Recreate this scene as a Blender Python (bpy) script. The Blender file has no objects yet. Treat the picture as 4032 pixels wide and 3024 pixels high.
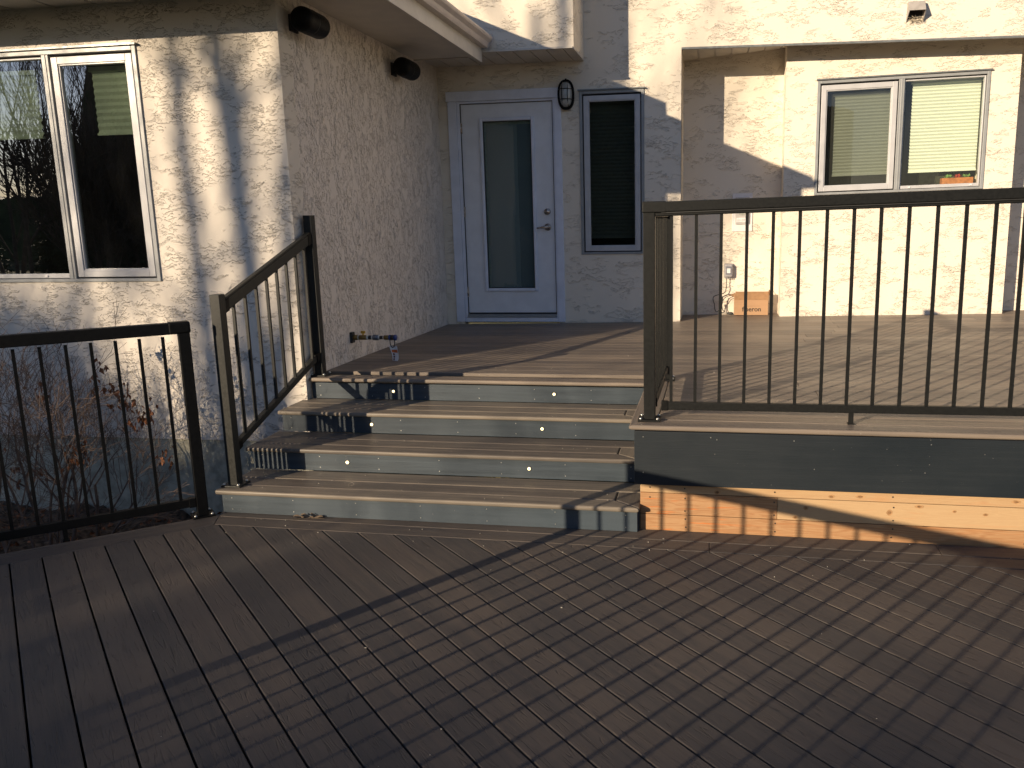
import bpy, math, random
from mathutils import Vector, Matrix
random.seed(7)
sc = bpy.context.scene
R = math.radians

# ---------------------------------------------------------------- camera
cd = bpy.data.cameras.new('camera'); cam = bpy.data.objects.new('camera', cd); sc.collection.objects.link(cam)
r_ = Vector((0.98657, 0.15924, -0.01865)); u_ = Vector((-0.0123, 0.1910, 0.9815)); f_ = Vector((-0.1592, 0.96801, -0.1921))
def setcam(yaw, pitch, roll):
    f = Vector((-math.sin(yaw)*math.cos(pitch), math.cos(yaw)*math.cos(pitch), math.sin(pitch)))
    r = Vector((math.cos(yaw), math.sin(yaw), 0)); u = r.cross(f); c, s = math.cos(roll), math.sin(roll)
    return c*r+s*u, -s*r+c*u, f
r_, u_, f_ = setcam(0.16291, -0.19330, -0.01895)
cam.matrix_world = Matrix(((r_.x, u_.x, -f_.x, 0.02684), (r_.y, u_.y, -f_.y, 0), (r_.z, u_.z, -f_.z, 1.58083), (0, 0, 0, 1)))
cd.sensor_fit = 'HORIZONTAL'; cd.sensor_width = 36; cd.lens = 3330.23254/4032*36; cd.shift_x = -0.06296
cd.clip_start = 0.05; cd.clip_end = 400
sc.camera = cam
# ---------------------------------------------------------------- sky, sun, exposure
EL, AZ = 14.0, 35.5
w = bpy.data.worlds.new('World'); sc.world = w; w.use_nodes = True
nt = w.node_tree; sk = nt.nodes.new('ShaderNodeTexSky'); sk.sky_type = 'NISHITA'; sk.sun_disc = False
sk.sun_elevation = R(EL); sk.sun_rotation = R(180+AZ); sk.air_density = 1.0; sk.dust_density = 0.05; sk.ozone_density = 2.0
bg = nt.nodes['Background']; tn = nt.nodes.new('ShaderNodeMix'); tn.data_type = 'RGBA'; tn.blend_type = 'MULTIPLY'; tn.inputs[0].default_value = 1; tn.inputs[7].default_value = (1.12, .97, 1.04, 1)
nt.links.new(sk.outputs[0], tn.inputs[6]); nt.links.new(tn.outputs[2], bg.inputs[0]); bg.inputs[1].default_value = 0.088
sd = bpy.data.lights.new('sun', 'SUN'); sun = bpy.data.objects.new('sun', sd); sc.collection.objects.link(sun)
sd.energy = 5.0; sd.angle = R(0.42); sd.color = (1.0, 0.81, 0.58)
LD = Vector((math.sin(R(AZ)), math.cos(R(AZ)), -math.tan(R(EL)))).normalized()
sun.rotation_euler = LD.to_track_quat('-Z', 'Y').to_euler()
sc.view_settings.view_transform = 'Standard'; sc.view_settings.look = 'None'
sc.view_settings.exposure = 0.6; sc.view_settings.gamma = 1
sc.cycles.max_bounces = 6; sc.cycles.transparent_max_bounces = 12; sc.cycles.use_denoising = True

# ---------------------------------------------------------------- helpers
C = sc.collection
def put(o, parent=None):
    C.objects.link(o)
    if parent: o.parent = parent
    return o
def thing(name, label, cat, group=None, loc=(0, 0, 0), kind=None):
    o = bpy.data.objects.new(name, None); o.location = loc; o.empty_display_size = .1
    C.objects.link(o); tag(o, label, cat, group, kind); return o
def tag(o, label=None, cat=None, group=None, kind=None):
    if label: o['label'] = label
    if cat: o['category'] = cat
    if group: o['group'] = group
    if kind: o['kind'] = kind
    return o
def cl(v, a=0., b=1.): return max(a, min(b, v))
def WF(p):   # the deck front runs about a degree out of square with the house
    x, y, z = p; return (x, y-.02*(x+1.5)*cl((7.5-y)/2.5), z)
def WD(p):   # upper deck: out of square at the front, a little high at its back right
    x, y, z = WF(p); return (x, y, z+.013*(x+1.0)*cl((y-6)/2.4))
def WT(p): return (p[0], p[1], p[2]+.0177*(p[0]-1.73))
class MB:
    def __init__(s): s.v = []; s.f = []; s.uv = []; s.c = []; s.mi = []; s.sm = []
    def face(s, pts, uv=None, rnd=.5, mi=0, smooth=False):
        n = len(s.v); s.v += [tuple(p) for p in pts]; s.f.append(list(range(n, n+len(pts))))
        s.uv.append(uv or [(0, 0)]*len(pts)); s.c.append(rnd); s.mi.append(mi); s.sm.append(smooth)
    def grid(s, verts, faces, uvs=None, rnd=.5, mi=0, smooth=False):
        n = len(s.v); s.v += [tuple(p) for p in verts]
        for k, f in enumerate(faces):
            s.f.append([n+i for i in f]); s.uv.append([uvs[i] for i in f] if uvs else [(0, 0)]*len(f)); s.c.append(rnd); s.mi.append(mi); s.sm.append(smooth)
    def prism(s, poly, z0, z1, along=(1, 0), rnd=None, mi=0):   # poly ccw in xy
        rnd = random.random() if rnd is None else rnd; n = len(poly); ax = along; ay = (-ax[1], ax[0])
        ou, ov = rnd*37, rnd*11
        uv = [(p[0]*ax[0]+p[1]*ax[1]+ou, p[0]*ay[0]+p[1]*ay[1]+ov) for p in poly]
        V = [(p[0], p[1], z1) for p in poly]+[(p[0], p[1], z0) for p in poly]
        U = uv+[(a, b-.03) for a, b in uv]
        F = [list(range(n)), list(range(2*n-1, n-1, -1))]+[[i, n+i, n+(i+1) % n, (i+1) % n] for i in range(n)]
        s.grid(V, F, U, rnd, mi)
    def box(s, x0, x1, y0, y1, z0, z1, rnd=None, mi=0, axis=0):
        rnd = random.random() if rnd is None else rnd
        V = [(x, y, z) for x in (x0, x1) for y in (y0, y1) for z in (z0, z1)]; ou = rnd*37
        def uv(p):
            if axis == 0: return (p[0]+ou, p[1]+p[2]+ou)
            if axis == 1: return (p[1]+ou, p[0]+p[2]+ou)
            return (p[2]+ou, p[0]+p[1]+ou)
        F = [[0, 1, 3, 2], [4, 6, 7, 5], [0, 4, 5, 1], [2, 3, 7, 6], [0, 2, 6, 4], [1, 5, 7, 3]]
        s.grid(V, F, [uv(p) for p in V], rnd, mi)
    def obox(s, a, b, w, h, up=(0, 0, 1), rnd=.5, mi=0, shear=False):   # bar from a to b, w across, h along up
        a = Vector(a); b = Vector(b); d = (b-a).normalized(); up = Vector(up)
        sd_ = d.cross(up).normalized(); uu = up.normalized() if shear else sd_.cross(d).normalized()
        V = [p+sd_*sx*w/2+uu*sz*h/2 for p in (a, b) for sx, sz in ((-1, -1), (1, -1), (1, 1), (-1, 1))]
        L = (b-a).length; U = [(0, 0), (0, .02), (0, .04), (0, .06), (L, 0), (L, .02), (L, .04), (L, .06)]
        s.grid(V, [[0, 1, 2, 3], [7, 6, 5, 4], [0, 4, 5, 1], [1, 5, 6, 2], [2, 6, 7, 3], [3, 7, 4, 0]], U, rnd, mi)
    def tube(s, pts, rad, n=8, cap=True, mi=0, rnd=.5, smooth=True):
        pts = [Vector(p) for p in pts]; m = len(pts)
        rad = [rad]*m if isinstance(rad, (int, float)) else rad
        ref = None; V = []
        for i, p in enumerate(pts):
            t = (pts[min(i+1, m-1)]-pts[max(i-1, 0)]).normalized()
            if ref is None:
                ref = Vector((0, 0, 1)) if abs(t.z) < .9 else Vector((1, 0, 0))
                ref = (ref-t*ref.dot(t)).normalized()
            else:
                q = ref-t*ref.dot(t); ref = q.normalized() if q.length > 1e-5 else ref
            bb = t.cross(ref)
            V += [p+(ref*math.cos(2*math.pi*k/n)+bb*math.sin(2*math.pi*k/n))*rad[i] for k in range(n)]
        F = [[i*n+k, i*n+(k+1) % n, (i+1)*n+(k+1) % n, (i+1)*n+k] for i in range(m-1) for k in range(n)]
        if cap: F += [list(range(n))[::-1], [(m-1)*n+k for k in range(n)]]
        s.grid(V, F, [(0, 0)]*len(V), rnd, mi, smooth)
    def split(s, name, mats, parent=None, warp=None, bevel=0, seg=2):   # one object for every separate piece
        par = list(range(len(s.v)))
        def fd(a):
            while par[a] != a: par[a] = par[par[a]]; a = par[a]
            return a
        for f in s.f:
            for q in f[1:]: par[fd(q)] = fd(f[0])
        groups = {}
        for i, f in enumerate(s.f): groups.setdefault(fd(f[0]), []).append(i)
        out = []
        for idx in groups.values():
            m = MB(); mp = {}
            for i in idx:
                f = []
                for q in s.f[i]:
                    if q not in mp: mp[q] = len(m.v); m.v.append(s.v[q])
                    f.append(mp[q])
                m.f.append(f); m.uv.append(s.uv[i]); m.c.append(s.c[i]); m.mi.append(s.mi[i]); m.sm.append(s.sm[i])
            out.append(m.build(name, mats, parent, warp, bevel, seg))
        return out
    def build(s, name, mats, parent=None, warp=None, bevel=0, seg=2, flat=False):
        vs = [warp(p) for p in s.v] if warp else s.v
        me = bpy.data.meshes.new(name); me.from_pydata(vs, [], s.f)
        ul = me.uv_layers.new(name='UVMap'); k = 0; data = []; col = []
        for f, uv, c in zip(s.f, s.uv, s.c):
            for q in uv: data += [q[0], q[1]]; col += [c, c, c, 1]
        ul.data.foreach_set('uv', data)
        ca = me.color_attributes.new('rnd', 'FLOAT_COLOR', 'CORNER'); ca.data.foreach_set('color', col)
        if not isinstance(mats, (list, tuple)): mats = [mats]
        for m in mats: me.materials.append(m)
        me.polygons.foreach_set('material_index', s.mi)
        me.polygons.foreach_set('use_smooth', [bool(x) and not flat for x in s.sm])
        me.update(); me.validate()
        o = put(bpy.data.objects.new(name, me), parent)
        if bevel:
            b = o.modifiers.new('bevel', 'BEVEL'); b.width = bevel; b.segments = seg; b.limit_method = 'ANGLE'; b.angle_limit = R(40)
        return o
def clip(poly, a, b, c):   # keep a*x+b*y<=c
    out = []
    for i in range(len(poly)):
        p, q = poly[i], poly[(i+1) % len(poly)]; dp = a*p[0]+b*p[1]-c; dq = a*q[0]+b*q[1]-c
        if dp <= 0: out.append(p)
        if dp*dq < 0:
            t = dp/(dp-dq); out.append((p[0]+(q[0]-p[0])*t, p[1]+(q[1]-p[1])*t))
    return out
def clip_convex(poly, conv):   # conv ccw
    for i in range(len(conv)):
        p, q = conv[i], conv[(i+1) % len(conv)]; nx, ny = q[1]-p[1], -(q[0]-p[0])
        poly = clip(poly, nx, ny, nx*p[0]+ny*p[1])
        if len(poly) < 3: return []
    return poly

# ---------------------------------------------------------------- materials
class N:
    def __init__(s, name):
        s.m = bpy.data.materials.new(name); s.m.use_nodes = True; s.t = s.m.node_tree; s.p = s.t.nodes['Principled BSDF']
    def n(s, ty, **k):
        o = s.t.nodes.new('ShaderNode'+ty)
        for a, b in k.items():
            if a.startswith('i_'):
                key = a[2:]; key = int(key) if key.isdigit() else key.replace('_', ' '); s.set(o.inputs[key], b)
            else: setattr(o, a, b)
        return o
    def set(s, inp, v):
        if isinstance(v, bpy.types.NodeSocket): s.t.links.new(v, inp)
        else: inp.default_value = v
    def math(s, op, a, b=0., c=None):
        o = s.n('Math', operation=op); s.set(o.inputs[0], a); s.set(o.inputs[1], b)
        if c is not None: s.set(o.inputs[2], c)
        return o.outputs[0]
    def mr(s, v, a, b, c=0., d=1., smooth=True):
        o = s.n('MapRange', interpolation_type='SMOOTHSTEP' if smooth else 'LINEAR'); s.set(o.inputs[0], v)
        for i, q in enumerate((a, b, c, d)): s.set(o.inputs[1+i], q)
        return o.outputs[0]
    def mix(s, f, a, b, mode='MIX'):
        o = s.n('Mix', data_type='RGBA', blend_type=mode); s.set(o.inputs[0], f); s.set(o.inputs[6], a); s.set(o.inputs[7], b); return o.outputs[2]
    def noise(s, vec, scale=1., detail=3., rough=.5, dist=0.):
        o = s.n('TexNoise'); s.set(o.inputs['Vector'], vec)
        o.inputs['Scale'].default_value = scale; o.inputs['Detail'].default_value = detail; o.inputs['Roughness'].default_value = rough; o.inputs['Distortion'].default_value = dist
        return o.outputs['Fac']
    def mapv(s, vec, sc_=(1, 1, 1), loc=(0, 0, 0)):
        o = s.n('Mapping'); s.set(o.inputs['Vector'], vec); o.inputs['Scale'].default_value = sc_; o.inputs['Location'].default_value = loc; return o.outputs[0]
    def obj(s): return s.n('TexCoord').outputs['Object']
    def uv(s): return s.n('TexCoord').outputs['UV']
    def rnd(s): return s.n('Attribute', attribute_name='rnd').outputs['Fac']
    def bump(s, h, dist=.002, strength=1., normal=None):
        o = s.n('Bump'); s.set(o.inputs['Height'], h); o.inputs['Distance'].default_value = dist; o.inputs['Strength'].default_value = strength
        if normal is not None: s.set(o.inputs['Normal'], normal)
        s.t.links.new(o.outputs[0], s.p.inputs['Normal']); return o.outputs[0]
    def fin(s, col=None, rough=None, metal=None, spec=None):
        for k, v in (('Base Color', col), ('Roughness', rough), ('Metallic', metal), ('Specular IOR Level', spec)):
            if v is not None:
                if isinstance(v, tuple) and len(v) == 3: v = v+(1,)
                s.set(s.p.inputs[k], v)
        return s.m
def c4(*a): return (a[0], a[1], a[2], 1)
def simple(name, col, rough=.5, metal=0., spec=.5, var=.12, scale=30., bump=0.):
    n = N(name); o = n.obj(); f = n.noise(o, scale, 4)
    k = n.mr(f, .3, .7, 1-var, 1+var); mx = n.mix(1., c4(*col), n.n('CombineColor', i_0=k, i_1=k, i_2=k).outputs[0], 'MULTIPLY')
    if bump: n.bump(f, bump)
    n.set(n.p.inputs['Roughness'], n.mr(f, .3, .7, max(0, rough-.06), min(1, rough+.06)))
    return n.fin(mx, None, metal, spec)
def stucco(name, base, stretch, seed, ridge=.005, warm=(.52, .43, .31), sa=7., cl0=.5, lip_shade=.5, off=(0, 0, .018)):
    n = N(name); o = n.mapv(n.obj(), stretch, (seed, seed*.7, seed*.3))
    a = n.noise(o, sa, 4., .58, .5); b = n.noise(o, sa*2.6, 3.5, .6, .9); m = n.noise(o, sa*.62, 2.); m2 = n.noise(n.mapv(o, (1, 1, 1), (31, 7, 3)), sa*.45, 2.)
    ash = n.noise(n.mapv(o, (1, 1, 1), off), sa, 4., .58, .5); bsh = n.noise(n.mapv(o, (1, 1, 1), tuple(q*.5 for q in off)), sa*2.6, 3.5, .6, .9)
    da = n.mr(n.math('SUBTRACT', a, ash), .004, .03); db = n.mr(n.math('SUBTRACT', b, bsh), .004, .03)
    def flake(f, lvl, wd, fade):   # trowelled plateau: a sharp lip on one side that dies away on the other
        up = n.mr(f, lvl-wd, lvl, 0, 1); dn = n.mr(f, lvl, lvl+fade, 1, 0); return n.math('MULTIPLY', up, dn)
    h1 = flake(a, .50, .010, .22); h1b = flake(a, .585, .010, .2); h2 = flake(b, .55, .018, .12)
    k1 = n.mr(m, .50, .58); k2 = n.mr(m2, cl0, cl0+.1)
    k1 = n.math('MULTIPLY', k1, da); k2 = n.math('MULTIPLY', k2, db)
    h = n.math('ADD', n.math('MULTIPLY', n.math('MAXIMUM', h1, h1b), k1), n.math('MULTIPLY', n.math('MULTIPLY', h2, k2), .6))
    fine = n.noise(o, 90., 3.)
    h2_ = n.math('ADD', h, n.math('MULTIPLY', fine, .06))
    big = n.noise(n.obj(), 1.6, 4.)
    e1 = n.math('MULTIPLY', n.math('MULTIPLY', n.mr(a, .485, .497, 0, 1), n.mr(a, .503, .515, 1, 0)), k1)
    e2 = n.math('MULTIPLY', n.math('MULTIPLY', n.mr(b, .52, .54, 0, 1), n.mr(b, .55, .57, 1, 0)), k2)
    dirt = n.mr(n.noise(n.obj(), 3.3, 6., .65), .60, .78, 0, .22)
    col = n.mix(dirt, c4(*base), c4(*warm)); col = n.mix(n.math('MULTIPLY', n.math('MAXIMUM', e1, e2), lip_shade), col, c4(.20, .165, .13))  # lip edges darkened, standing in for their small shadows
    col = n.mix(n.mr(big, .35, .65, .0, .12), col, c4(base[0]*.82, base[1]*.81, base[2]*.80))
    n.bump(h2_, ridge); return n.fin(col, .9, 0, .15)
def board(name, ca, cb, rough=.55, emboss=.0012, lines=10., sv=24., spec=.35, streak=.5, wet=False):
    n = N(name); uv = n.uv(); rd = n.rnd()
    sep = n.n('SeparateXYZ', i_0=uv); u, v = sep.outputs[0], sep.outputs[1]
    vec = n.n('CombineXYZ', i_0=n.math('MULTIPLY', u, 1.3), i_1=n.math('MULTIPLY', v, sv), i_2=n.math('MULTIPLY', rd, 40.)).outputs[0]
    f = n.noise(vec, 1., 2., .45, .12)
    pp = n.math('PINGPONG', n.math('MULTIPLY', f, lines), .5)
    ln = n.mr(pp, .0, .13, 1, 0)
    brk = n.mr(n.noise(n.n('CombineXYZ', i_0=n.math('MULTIPLY', u, 9.), i_1=n.math('MULTIPLY', v, 60.), i_2=rd).outputs[0], 1., 3.), .38, .55)
    ln = n.math('MULTIPLY', ln, brk)
    fv = n.n('CombineXYZ', i_0=n.math('MULTIPLY', u, 5.), i_1=n.math('MULTIPLY', v, 330.), i_2=rd).outputs[0]
    fs = n.noise(fv, 1., 3., .6)
    sv_ = n.noise(n.n('CombineXYZ', i_0=n.math('MULTIPLY', u, 1.6), i_1=n.math('MULTIPLY', v, 38.), i_2=rd).outputs[0], 1., 4., .6)
    mot = n.noise(n.obj(), 1.9, 5., .6)
    t = n.math('ADD', n.math('MULTIPLY', sv_, streak), n.math('MULTIPLY', mot, 1-streak))
    t = n.math('ADD', t, n.math('MULTIPLY', n.math('SUBTRACT', rd, .5), .26))
    col = n.mix(n.mr(t, .34, .66), c4(*ca), c4(*cb))
    col = n.mix(n.math('MULTIPLY', fs, .3), col, c4(ca[0]*.45, ca[1]*.45, ca[2]*.45))
    col = n.mix(n.math('MULTIPLY', ln, .35 if emboss > .001 else .0), col, c4(ca[0]*.4, ca[1]*.4, ca[2]*.4))
    sp = n.mr(n.noise(n.obj(), 75., 2.), .76, .78, 0, .3); col = n.mix(sp, col, c4(.45, .42, .38))
    h = n.math('SUBTRACT', n.math('MULTIPLY', fs, .28 if emboss > .001 else 1.), n.math('MULTIPLY', ln, 1. if emboss > .001 else 0.)); n.bump(h, emboss)
    rg = n.mr(mot, .3, .7, rough+.08, rough-.08)
    return n.fin(col, rg, 0, spec)
M = {}
M['stucco'] = stucco('stucco_front', (.68, .62, .54), (1, 1, 1.9), 1., .0085, sa=9., cl0=.44, lip_shade=.36)
M['stucco_side'] = stucco('stucco_side', (.72, .65, .58), (1.5, 1.5, 1.0), 5., .011, sa=12., cl0=.36, lip_shade=.5, off=(0, .018, .006))
M['stucco_far'] = stucco('stucco_far', (.72, .65, .545), (.9, .9, 1.8), 9., .0065, sa=8., cl0=.50, lip_shade=.22)
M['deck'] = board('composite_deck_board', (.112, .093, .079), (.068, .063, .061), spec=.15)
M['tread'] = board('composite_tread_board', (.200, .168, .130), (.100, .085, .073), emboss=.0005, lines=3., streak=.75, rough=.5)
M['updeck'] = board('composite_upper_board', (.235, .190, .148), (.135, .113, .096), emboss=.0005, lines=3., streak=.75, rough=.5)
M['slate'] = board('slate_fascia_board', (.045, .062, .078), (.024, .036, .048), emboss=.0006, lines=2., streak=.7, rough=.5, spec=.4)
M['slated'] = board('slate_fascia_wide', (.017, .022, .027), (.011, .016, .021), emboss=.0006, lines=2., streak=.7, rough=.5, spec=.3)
M['black'] = simple('black_powder_coat', (.0065, .0065, .0065), .5, .0, .12, .15, 60.)
M['rail'] = simple('bronze_black_powder_coat', (.021, .0215, .0195), .45, .0, .25, .12, 80., .0002)
M['raild'] = simple('dark_bronze_powder_coat', (.0095, .0100, .0098), .5, .0, .15, .12, 80., .0002)
M['steel'] = simple('galvanised_steel', (.55, .55, .52), .35, .9, .5)
M['white'] = simple('white_door_paint', (.68, .70, .74), .45, 0, .4, .04, 9.)
M['trim'] = simple('white_trim_paint', (.64, .67, .76), .5, 0, .4, .05, 9.)
M['frame'] = simple('window_frame_grey', (.25, .26, .265), .4, .0, .5, .06, 14.)
M['sash'] = simple('window_sash_white', (.43, .43, .44), .38, 0, .5, .05, 10.)
M['gasket'] = simple('gasket_black', (.02, .02, .02), .6)
M['soffit'] = simple('soffit_aluminium', (.55, .51, .45), .5, 0, .3, .07, 6.)
M['gutter'] = simple('gutter_aluminium', (.55, .49, .45), .42, .0, .5, .09, 7.)
M['fascia'] = simple('eave_fascia', (.58, .55, .50), .45, 0, .4, .1, 5.)
M['drip'] = simple('drip_trim', (.16, .17, .17), .4, .3)
M['inner'] = simple('interior_dark', (.035, .035, .033), .9, 0, .1)
M['inlight'] = simple('interior_wall', (.38, .38, .30), .9, 0, .1)
M['parge'] = simple('parging', (.40, .385, .31), .95, 0, .1, .22, 18., .004)
M['brass'] = simple('brass', (.22, .15, .06), .35, .8, .5, .2)
M['ptfe'] = simple('thread_tape', (.62, .62, .58), .6)
M['yellow'] = simple('yellow_lever', (.62, .36, .04), .5)
M['bluecap'] = simple('blue_plastic', (.02, .05, .20), .35)
M['union'] = simple('grey_blue_union', (.14, .17, .22), .35, .6)
M['nickel'] = simple('satin_nickel', (.45, .40, .36), .28, .95)
M['ventg'] = simple('vent_hood_grey', (.34, .315, .29), .55, 0, .3, .1, 20.)
M['paper'] = simple('tag_paper', (.72, .74, .78), .6, 0, .3, .1)
M['orange'] = simple('tag_orange', (.55, .13, .035), .6)
M['brown'] = simple('tag_brown', (.12, .045, .03), .6)
M['ink'] = simple('print_black', (.03, .02, .015), .7)
M['plastic'] = simple('white_plastic', (.72, .69, .68), .4, 0, .5, .03)
M['plasticg'] = simple('grey_plastic', (.46, .44, .42), .4, 0, .5, .05)
M['cover'] = simple('clear_grey_cover', (.30, .29, .30), .25, 0, .5, .08)
M['cable'] = simple('black_cable', (.02, .02, .02), .45)
M['twig'] = simple('twig_bark', (.15, .105, .08), .8, 0, .2, .35, 22., .001)
M['bark'] = simple('tree_bark', (.085, .07, .058), .9, 0, .1, .3, 8., .01)
M['deadleaf'] = simple('dead_leaf', (.21, .085, .038), .7, 0, .3, .45, 40.)
M['shingle'] = simple('roof_shingle', (.10, .095, .09), .95, 0, .1, .4, 25., .004)
M['soil'] = simple('soil_litter', (.10, .075, .055), .95, 0, .1, .5, 30., .02)
M['crumb'] = simple('pale_crumb', (.36, .33, .28), .8)
M['screw'] = simple('screw_head', (.05, .045, .04), .4, .5)
M['leafg'] = simple('succulent_green', (.16, .30, .09), .6, 0, .3, .3)
M['leafr'] = simple('succulent_red', (.40, .045, .03), .6, 0, .3, .3)
M['cedar'] = simple('planter_wood', (.38, .14, .045), .6, 0, .3, .2)
# cardboard
n = N('cardboard'); o_ = n.mapv(n.obj(), (3, 3, 160)); f = n.noise(o_, 1., 2.)
M['card'] = n.fin(n.mix(n.mr(f, .3, .7, 0, .5), c4(.40, .245, .14), c4(.35, .21, .12)), .85, 0, .15)
M['card2'] = simple('cardboard_flap', (.31, .18, .095), .85, 0, .15, .08)
# pine skirt
n = N('pine_skirt'); uv = n.uv(); rd = n.rnd(); sp = n.n('SeparateXYZ', i_0=uv)
vec = n.n('CombineXYZ', i_0=n.math('MULTIPLY', sp.outputs[0], 2.2), i_1=n.math('MULTIPLY', sp.outputs[1], 30.), i_2=n.math('MULTIPLY', rd, 30.)).outputs[0]
f = n.noise(vec, 1., 2., .5, .5); ring = n.math('PINGPONG', n.math('MULTIPLY', f, 9.), .5)
pv = n.n('CombineXYZ', i_0=n.math('MULTIPLY', sp.outputs[0], 3.2), i_1=n.math('MULTIPLY', sp.outputs[1], 7.), i_2=n.math('MULTIPLY', rd, 5.)).outputs[0]
vo = n.n('TexVoronoi', i_Vector=pv, i_Scale=1.); kd = vo.outputs['Distance']
col = n.mix(n.mr(ring, .0, .5, 0, .6), c4(.30, .155, .070), c4(.40, .245, .125))
col = n.mix(n.mr(rd, .2, .8, 0, .65), col, c4(.46, .33, .185))
sap = n.mr(n.noise(n.n('CombineXYZ', i_0=n.math('MULTIPLY', sp.outputs[0], 5.), i_1=n.math('MULTIPLY', sp.outputs[1], 60.), i_2=rd).outputs[0], 1., 2.), .60, .68, 0, .75)
xs = n.n('SeparateXYZ', i_0=n.obj()); sapx = n.mr(xs.outputs[0], -.05, .25, 1, .12)
col = n.mix(n.math('MULTIPLY', sap, sapx), col, c4(.50, .13, .02))
knot = n.math('MULTIPLY', n.mr(kd, .06, .10, 1, 0), n.mr(n.noise(n.mapv(n.obj(), (2.3, 2.3, 9.)), 1., 1.), .38, .43)); halo = n.mr(kd, .08, .28, .45, 0)
col = n.mix(halo, col, c4(.40, .17, .055)); col = n.mix(knot, col, c4(.13, .055, .025))
n.bump(n.math('MULTIPLY', ring, .4), .0006); M['pine'] = n.fin(col, .62, 0, .3)
# glass: tinted, seen through, with sharp reflections
def glass(name, tint, refl=.085, dirt=0.):
    n = N(name); t = n.t; t.nodes.remove(n.p); out = t.nodes['Material Output']
    g = n.n('BsdfGlossy'); g.inputs['Roughness'].default_value = .0; g.inputs['Color'].default_value = (.95, .97, 1, 1)
    tr = n.n('BsdfTransparent'); tr.inputs['Color'].default_value = c4(*tint)
    lw = n.n('LayerWeight'); lw.inputs['Blend'].default_value = .5; fz = n.math('POWER', lw.outputs['Facing'], 5.)
    mx = n.n('MixShader'); t.links.new(n.math('MULTIPLY_ADD', fz, .9, refl), mx.inputs[0]); t.links.new(tr.outputs[0], mx.inputs[1]); t.links.new(g.outputs[0], mx.inputs[2])
    d = n.n('BsdfDiffuse'); d.inputs[0].default_value = (.5, .5, .48, 1); m2 = n.n('MixShader')
    t.links.new(n.mr(n.noise(n.mapv(n.obj(), (9, 9, 2.)), 1., 4.), .45, .8, dirt*.3, dirt), m2.inputs[0]); t.links.new(mx.outputs[0], m2.inputs[1]); t.links.new(d.outputs[0], m2.inputs[2])
    t.links.new(m2.outputs[0], out.inputs[0]); return n.m
M['glass'] = glass('window_glass', (.50, .56, .50), .30, dirt=.01)
M['glassb'] = glass('bay_window_glass', (.95, .985, .92), .05, dirt=.02)
M['glassn'] = glass('narrow_window_glass', (.25, .265, .25), .09, dirt=.01)
M['glassd'] = glass('door_glass', (.80, .86, .86), .06, dirt=.05)
def screenmat():
    n = N('insect_screen'); t = n.t; out = t.nodes['Material Output']; n.fin((.02, .02, .02), .8)
    tr = n.n('BsdfTransparent'); mx = n.n('MixShader'); mx.inputs[0].default_value = .52
    t.links.new(tr.outputs[0], mx.inputs[1]); t.links.new(n.p.outputs[0], mx.inputs[2]); t.links.new(mx.outputs[0], out.inputs[0]); return n.m
M['screen'] = screenmat()
def shade(name, col):
    n = N(name); t = n.t; out = t.nodes['Material Output']; n.fin(col, .9, 0, .1)
    tl = n.n('BsdfTranslucent'); tl.inputs[0].default_value = c4(*col); mx = n.n('MixShader'); mx.inputs[0].default_value = .25
    t.links.new(n.p.outputs[0], mx.inputs[1]); t.links.new(tl.outputs[0], mx.inputs[2]); t.links.new(mx.outputs[0], out.inputs[0]); return n.m
M['shade'] = shade('cellular_shade_fabric', (.80, .84, .73))
def emis(name, col, s):
    n = N(name); n.p.inputs['Emission Color'].default_value = c4(*col); n.p.inputs['Emission Strength'].default_value = s; return n.fin(col, .5)
M['led'] = emis('step_light_lens', (1., .80, .42), 2.2)
# needles and lawn
n = N('needles'); f = n.noise(n.obj(), 1.4, 4.); M['needle'] = n.fin(n.mix(n.mr(f, .35, .65), c4(.020, .035, .018), c4(.05, .075, .033)), .7, 0, .2)
n = N('dormant_lawn'); f = n.noise(n.obj(), .35, 8., .65); g2 = n.noise(n.obj(), 22., 4.)
n.bump(g2, .04); M['lawn'] = n.fin(n.mix(n.mr(f, .35, .65), n.mix(g2, c4(.13, .115, .055), c4(.19, .155, .08)), c4(.075, .085, .035)), .95, 0, .1)

# ---------------------------------------------------------------- measured sizes
H = .555; RS = .1365; YD = 8.383; YW = 5.235; XW = -2.68; YR = 8.95; YB = 8.68; XC = -.30; BX0 = .68; BX1 = 2.77
YN = [4.093, 4.491, 4.872, 5.246]   # nosing fronts of treads 1-4 (4 = upper deck)
# ground
g = MB(); g.face([(-120, -120, -.47), (120, -120, -.47), (120, 120, -.47), (-120, 120, -.47)])
tag(g.build('ground', M['lawn']), kind='structure')
g = MB()
nx, ny = 60, 16
V = [(-6.5+4.2*i/nx, 3.0+2.23*j/ny, -.455+.05*random.random()+.035*math.sin(i*.7)*math.sin(j*.9)) for j in range(ny+1) for i in range(nx+1)]
g.grid(V, [[j*(nx+1)+i, j*(nx+1)+i+1, (j+1)*(nx+1)+i+1, (j+1)*(nx+1)+i] for j in range(ny) for i in range(nx)])
tag(g.build('planting_bed', M['soil']), kind='structure')

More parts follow.
